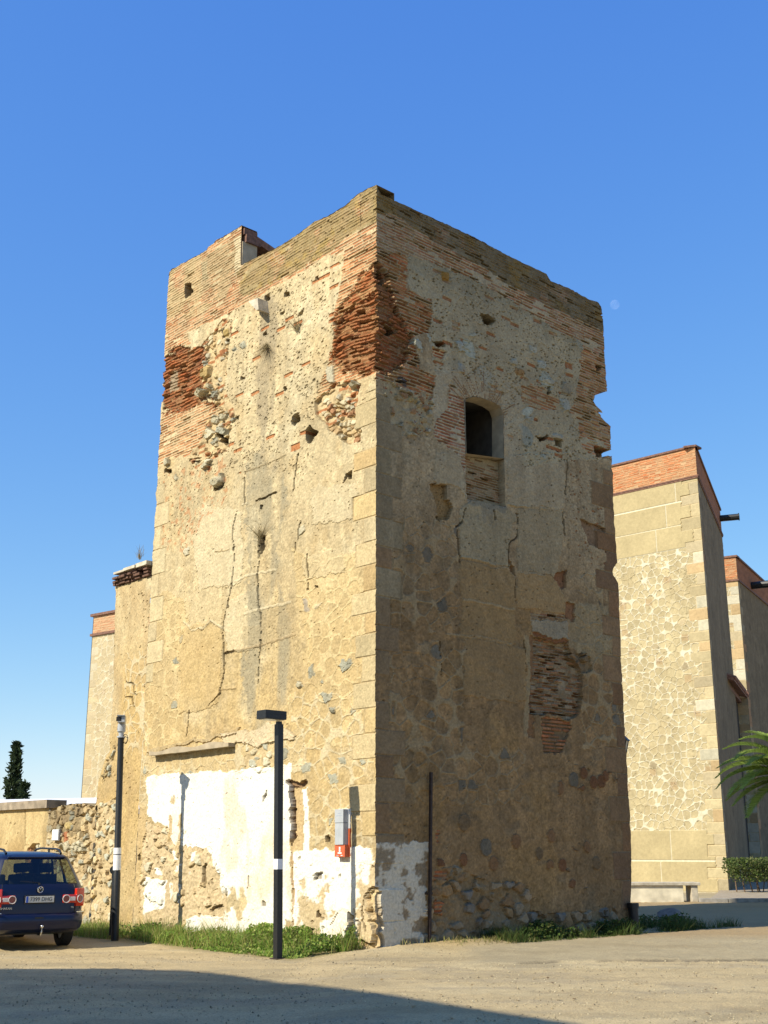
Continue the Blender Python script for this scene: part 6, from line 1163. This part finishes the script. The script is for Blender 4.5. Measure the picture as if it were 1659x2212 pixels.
fr = [(-88, 38, 2.55, 1.15, 1), (-100, 14, 2.45, 1.05, 2), (-70, 62, 2.5, 1.4, 3), (-112, -12, 2.3, .75, 4), (-125, 40, 2.4, 1.2, 5), (-60, 5, 2.3, .8, 6), (-95, 78, 2.3, 1.6, 7), (-80, 26, 2.6, 1.25, 8), (-108, 52, 2.5, 1.5, 9), (-92, -4, 2.2, .7, 10), (-66, 36, 2.6, 1.3, 11), (-120, 20, 2.5, 1.1, 12)] + [(a, e, 2.4, 1.2, 20 + i) for i, (a, e) in enumerate(((-20, 40), (20, 30), (55, 50), (90, 20), (120, 45), (150, 15), (175, 50), (-150, 20), (-40, 75), (40, 80), (100, 70), (-165, 60)))]
for f_ in fr: frond(*f_)
hc = gnd(1640, 1934); hb_ = empty('clipped_bush', (float(hc[0]), float(hc[1]), .1), 'clipped leafy bush on bare stems, under the palm fronds at the right edge', 'bush')
n = 9000; P = np.stack([hc[0] - 1.25 + 4.2 * rng.random(n), hc[1] + 1.5 * (rng.random(n) - .5), .12 + .38 + .88 * rng.random(n) ** .75], 1)
edge_ = np.minimum((P[:, 0] - (hc[0] - 1.25)) / .35, 1); keepk = (fbm(P[:, 0] * 2.2, P[:, 2] * 2.2 + P[:, 1] * 1.5, 911) + .22 * (P[:, 2] - .7) > .36) & (rng.random(n) < edge_ + .3) & (P[:, 2] < 1.30 + .14 * vnoise(P[:, 0] * 4, P[:, 1] * 4, 912)) & (P[:, 2] > .45 + .5 * sm(.5, 0, P[:, 0] - hc[0] + 1.25)); P = P[keepk]
leaf_cloud('foliage', P, .07 + .06 * rng.random(len(P)), [rgb(.08, .12, .03), rgb(.11, .15, .04), rgb(.06, .09, .025), rgb(.15, .16, .06)], hb_, asp=.6)
mb = MB()
for i in range(16):
    x_ = hc[0] - .8 + 3.2 * i / 15; mb.tube([(x_ + .1 * math.sin(i * 7), hc[1] + .2 * math.cos(i * 5), .05), (x_ + .1 * math.sin(i * 3), hc[1] + .3 * math.cos(i * 5), .5), (x_ + .35 * math.sin(i * 2.3), hc[1] + .5 * math.cos(i * 5), 1.15)], [.03, .022, .01], 6)
mb.build('stem', M['bark'], hb_, world=True)
# tufts rooted in the masonry
for i, (q, n, nm) in enumerate(((px('3', [(918, 505)])[0], 60, 'dry tuft of grass rooted in a crack halfway up the sunlit wall'), (px('1', [(1010, 1075)])[0], 50, 'greyish dry tuft growing high on the sunlit wall under the brick crown'), (px('1', [(800, 1180)])[0], 90, 'straggling dry plant hanging in the grey streak high on the sunlit wall'), (px('3', [(190, 625)])[0], 30, 'thin dry grass stalks on top of the side wall cornice'))):
    uv_ = uvL(*q); c_ = C0 + DL * uv_[0] - DR * .03 + AZ * uv_[1]
    P = np.tile(c_, (n, 1)) + rng.normal(size=(n, 3)) * .03; V, F = blades(P, .12 + .22 * rng.random(n), .006, .7 if i < 3 else .25)
    if i < 3: V = V - np.outer(np.maximum(0, (V - c_) @ DR), DR) * 1.6; V[:, 2] = np.where(i == 2, 2 * c_[2] - V[:, 2], V[:, 2])
    o = np_mesh('dry_tuft', V, F, M['leaf'], None, np.tile(rgb(.26, .21, .11), (len(V), 1))); tag(o, nm, 'plant', 'dry tufts growing on the old walls')

# ------------------------------------------------------------------ the moon, and the house behind the camera whose shadow lies on the ground
m = bpy.data.materials.new('moon_rock'); m.use_nodes = True; t = m.node_tree; t.nodes.clear(); o_ = t.nodes.new('ShaderNodeOutputMaterial'); ad = t.nodes.new('ShaderNodeAddShader'); tr = t.nodes.new('ShaderNodeBsdfTransparent'); df = t.nodes.new('ShaderNodeBsdfDiffuse'); nz = t.nodes.new('ShaderNodeTexNoise'); nz.inputs['Scale'].default_value = .22; rp = t.nodes.new('ShaderNodeValToRGB'); rp.color_ramp.elements[0].color = (.015, .015, .015, 1); rp.color_ramp.elements[1].color = (.055, .055, .055, 1); rp.color_ramp.elements[0].position = .35; rp.color_ramp.elements[1].position = .65
t.links.new(nz.outputs[0], rp.inputs[0]); t.links.new(rp.outputs[0], df.inputs[0]); t.links.new(tr.outputs[0], ad.inputs[0]); t.links.new(df.outputs[0], ad.inputs[1]); t.links.new(ad.outputs[0], o_.inputs[0])
bm = bmesh.new(); bmesh.ops.create_uvsphere(bm, u_segments=48, v_segments=24, radius=3.5); me = bpy.data.meshes.new('moon'); bm.to_mesh(me); bm.free(); me.polygons.foreach_set('use_smooth', [True] * len(me.polygons)); mo = link('moon', me, m); r_ = ray(1328, 658); mo.location = tuple(EYE + r_ / np.linalg.norm(r_) * 900); tag(mo, 'pale daytime half moon in the blue sky, right of the tower', 'moon')
HB = 12.0; Ls = HB / math.tan(SUN_EL); sx_, sy_ = -math.sin(SUN_AZ) * Ls, -math.cos(SUN_AZ) * Ls
gp = [(-6.2, 19.25), (-4.1, 19.3), (-3.2, 19.2), (-2.6, 18.75), (1.93, 12.7), (6.5, 6.6)]
tp = [(x_ + sx_, y_ + sy_) for x_, y_ in gp]; fp = [(tp[0][0] - 12, tp[0][1] + .3)] + tp + [(tp[-1][0] - 14, tp[-1][1] - 10), (tp[0][0] - 14, tp[0][1] - 14)]
hs = empty('plastered_house', (tp[2][0], tp[2][1], 0), 'plain plastered house behind the camera, its shadow on the ground in front', 'house')
mb = MB(); mb.prism(fp, (0, 0, HB - .25), (1, 0, 0), (0, 1, 0), (0, 0, 0)); mb.build('wall', M['plaster_grey'], hs, world=True)
mb = MB(); mb.prism(fp, (0, 0, .25), (1, 0, 0), (0, 1, 0), (0, 0, HB - .248)); mb.build('roof', M['tile'], hs, world=True)
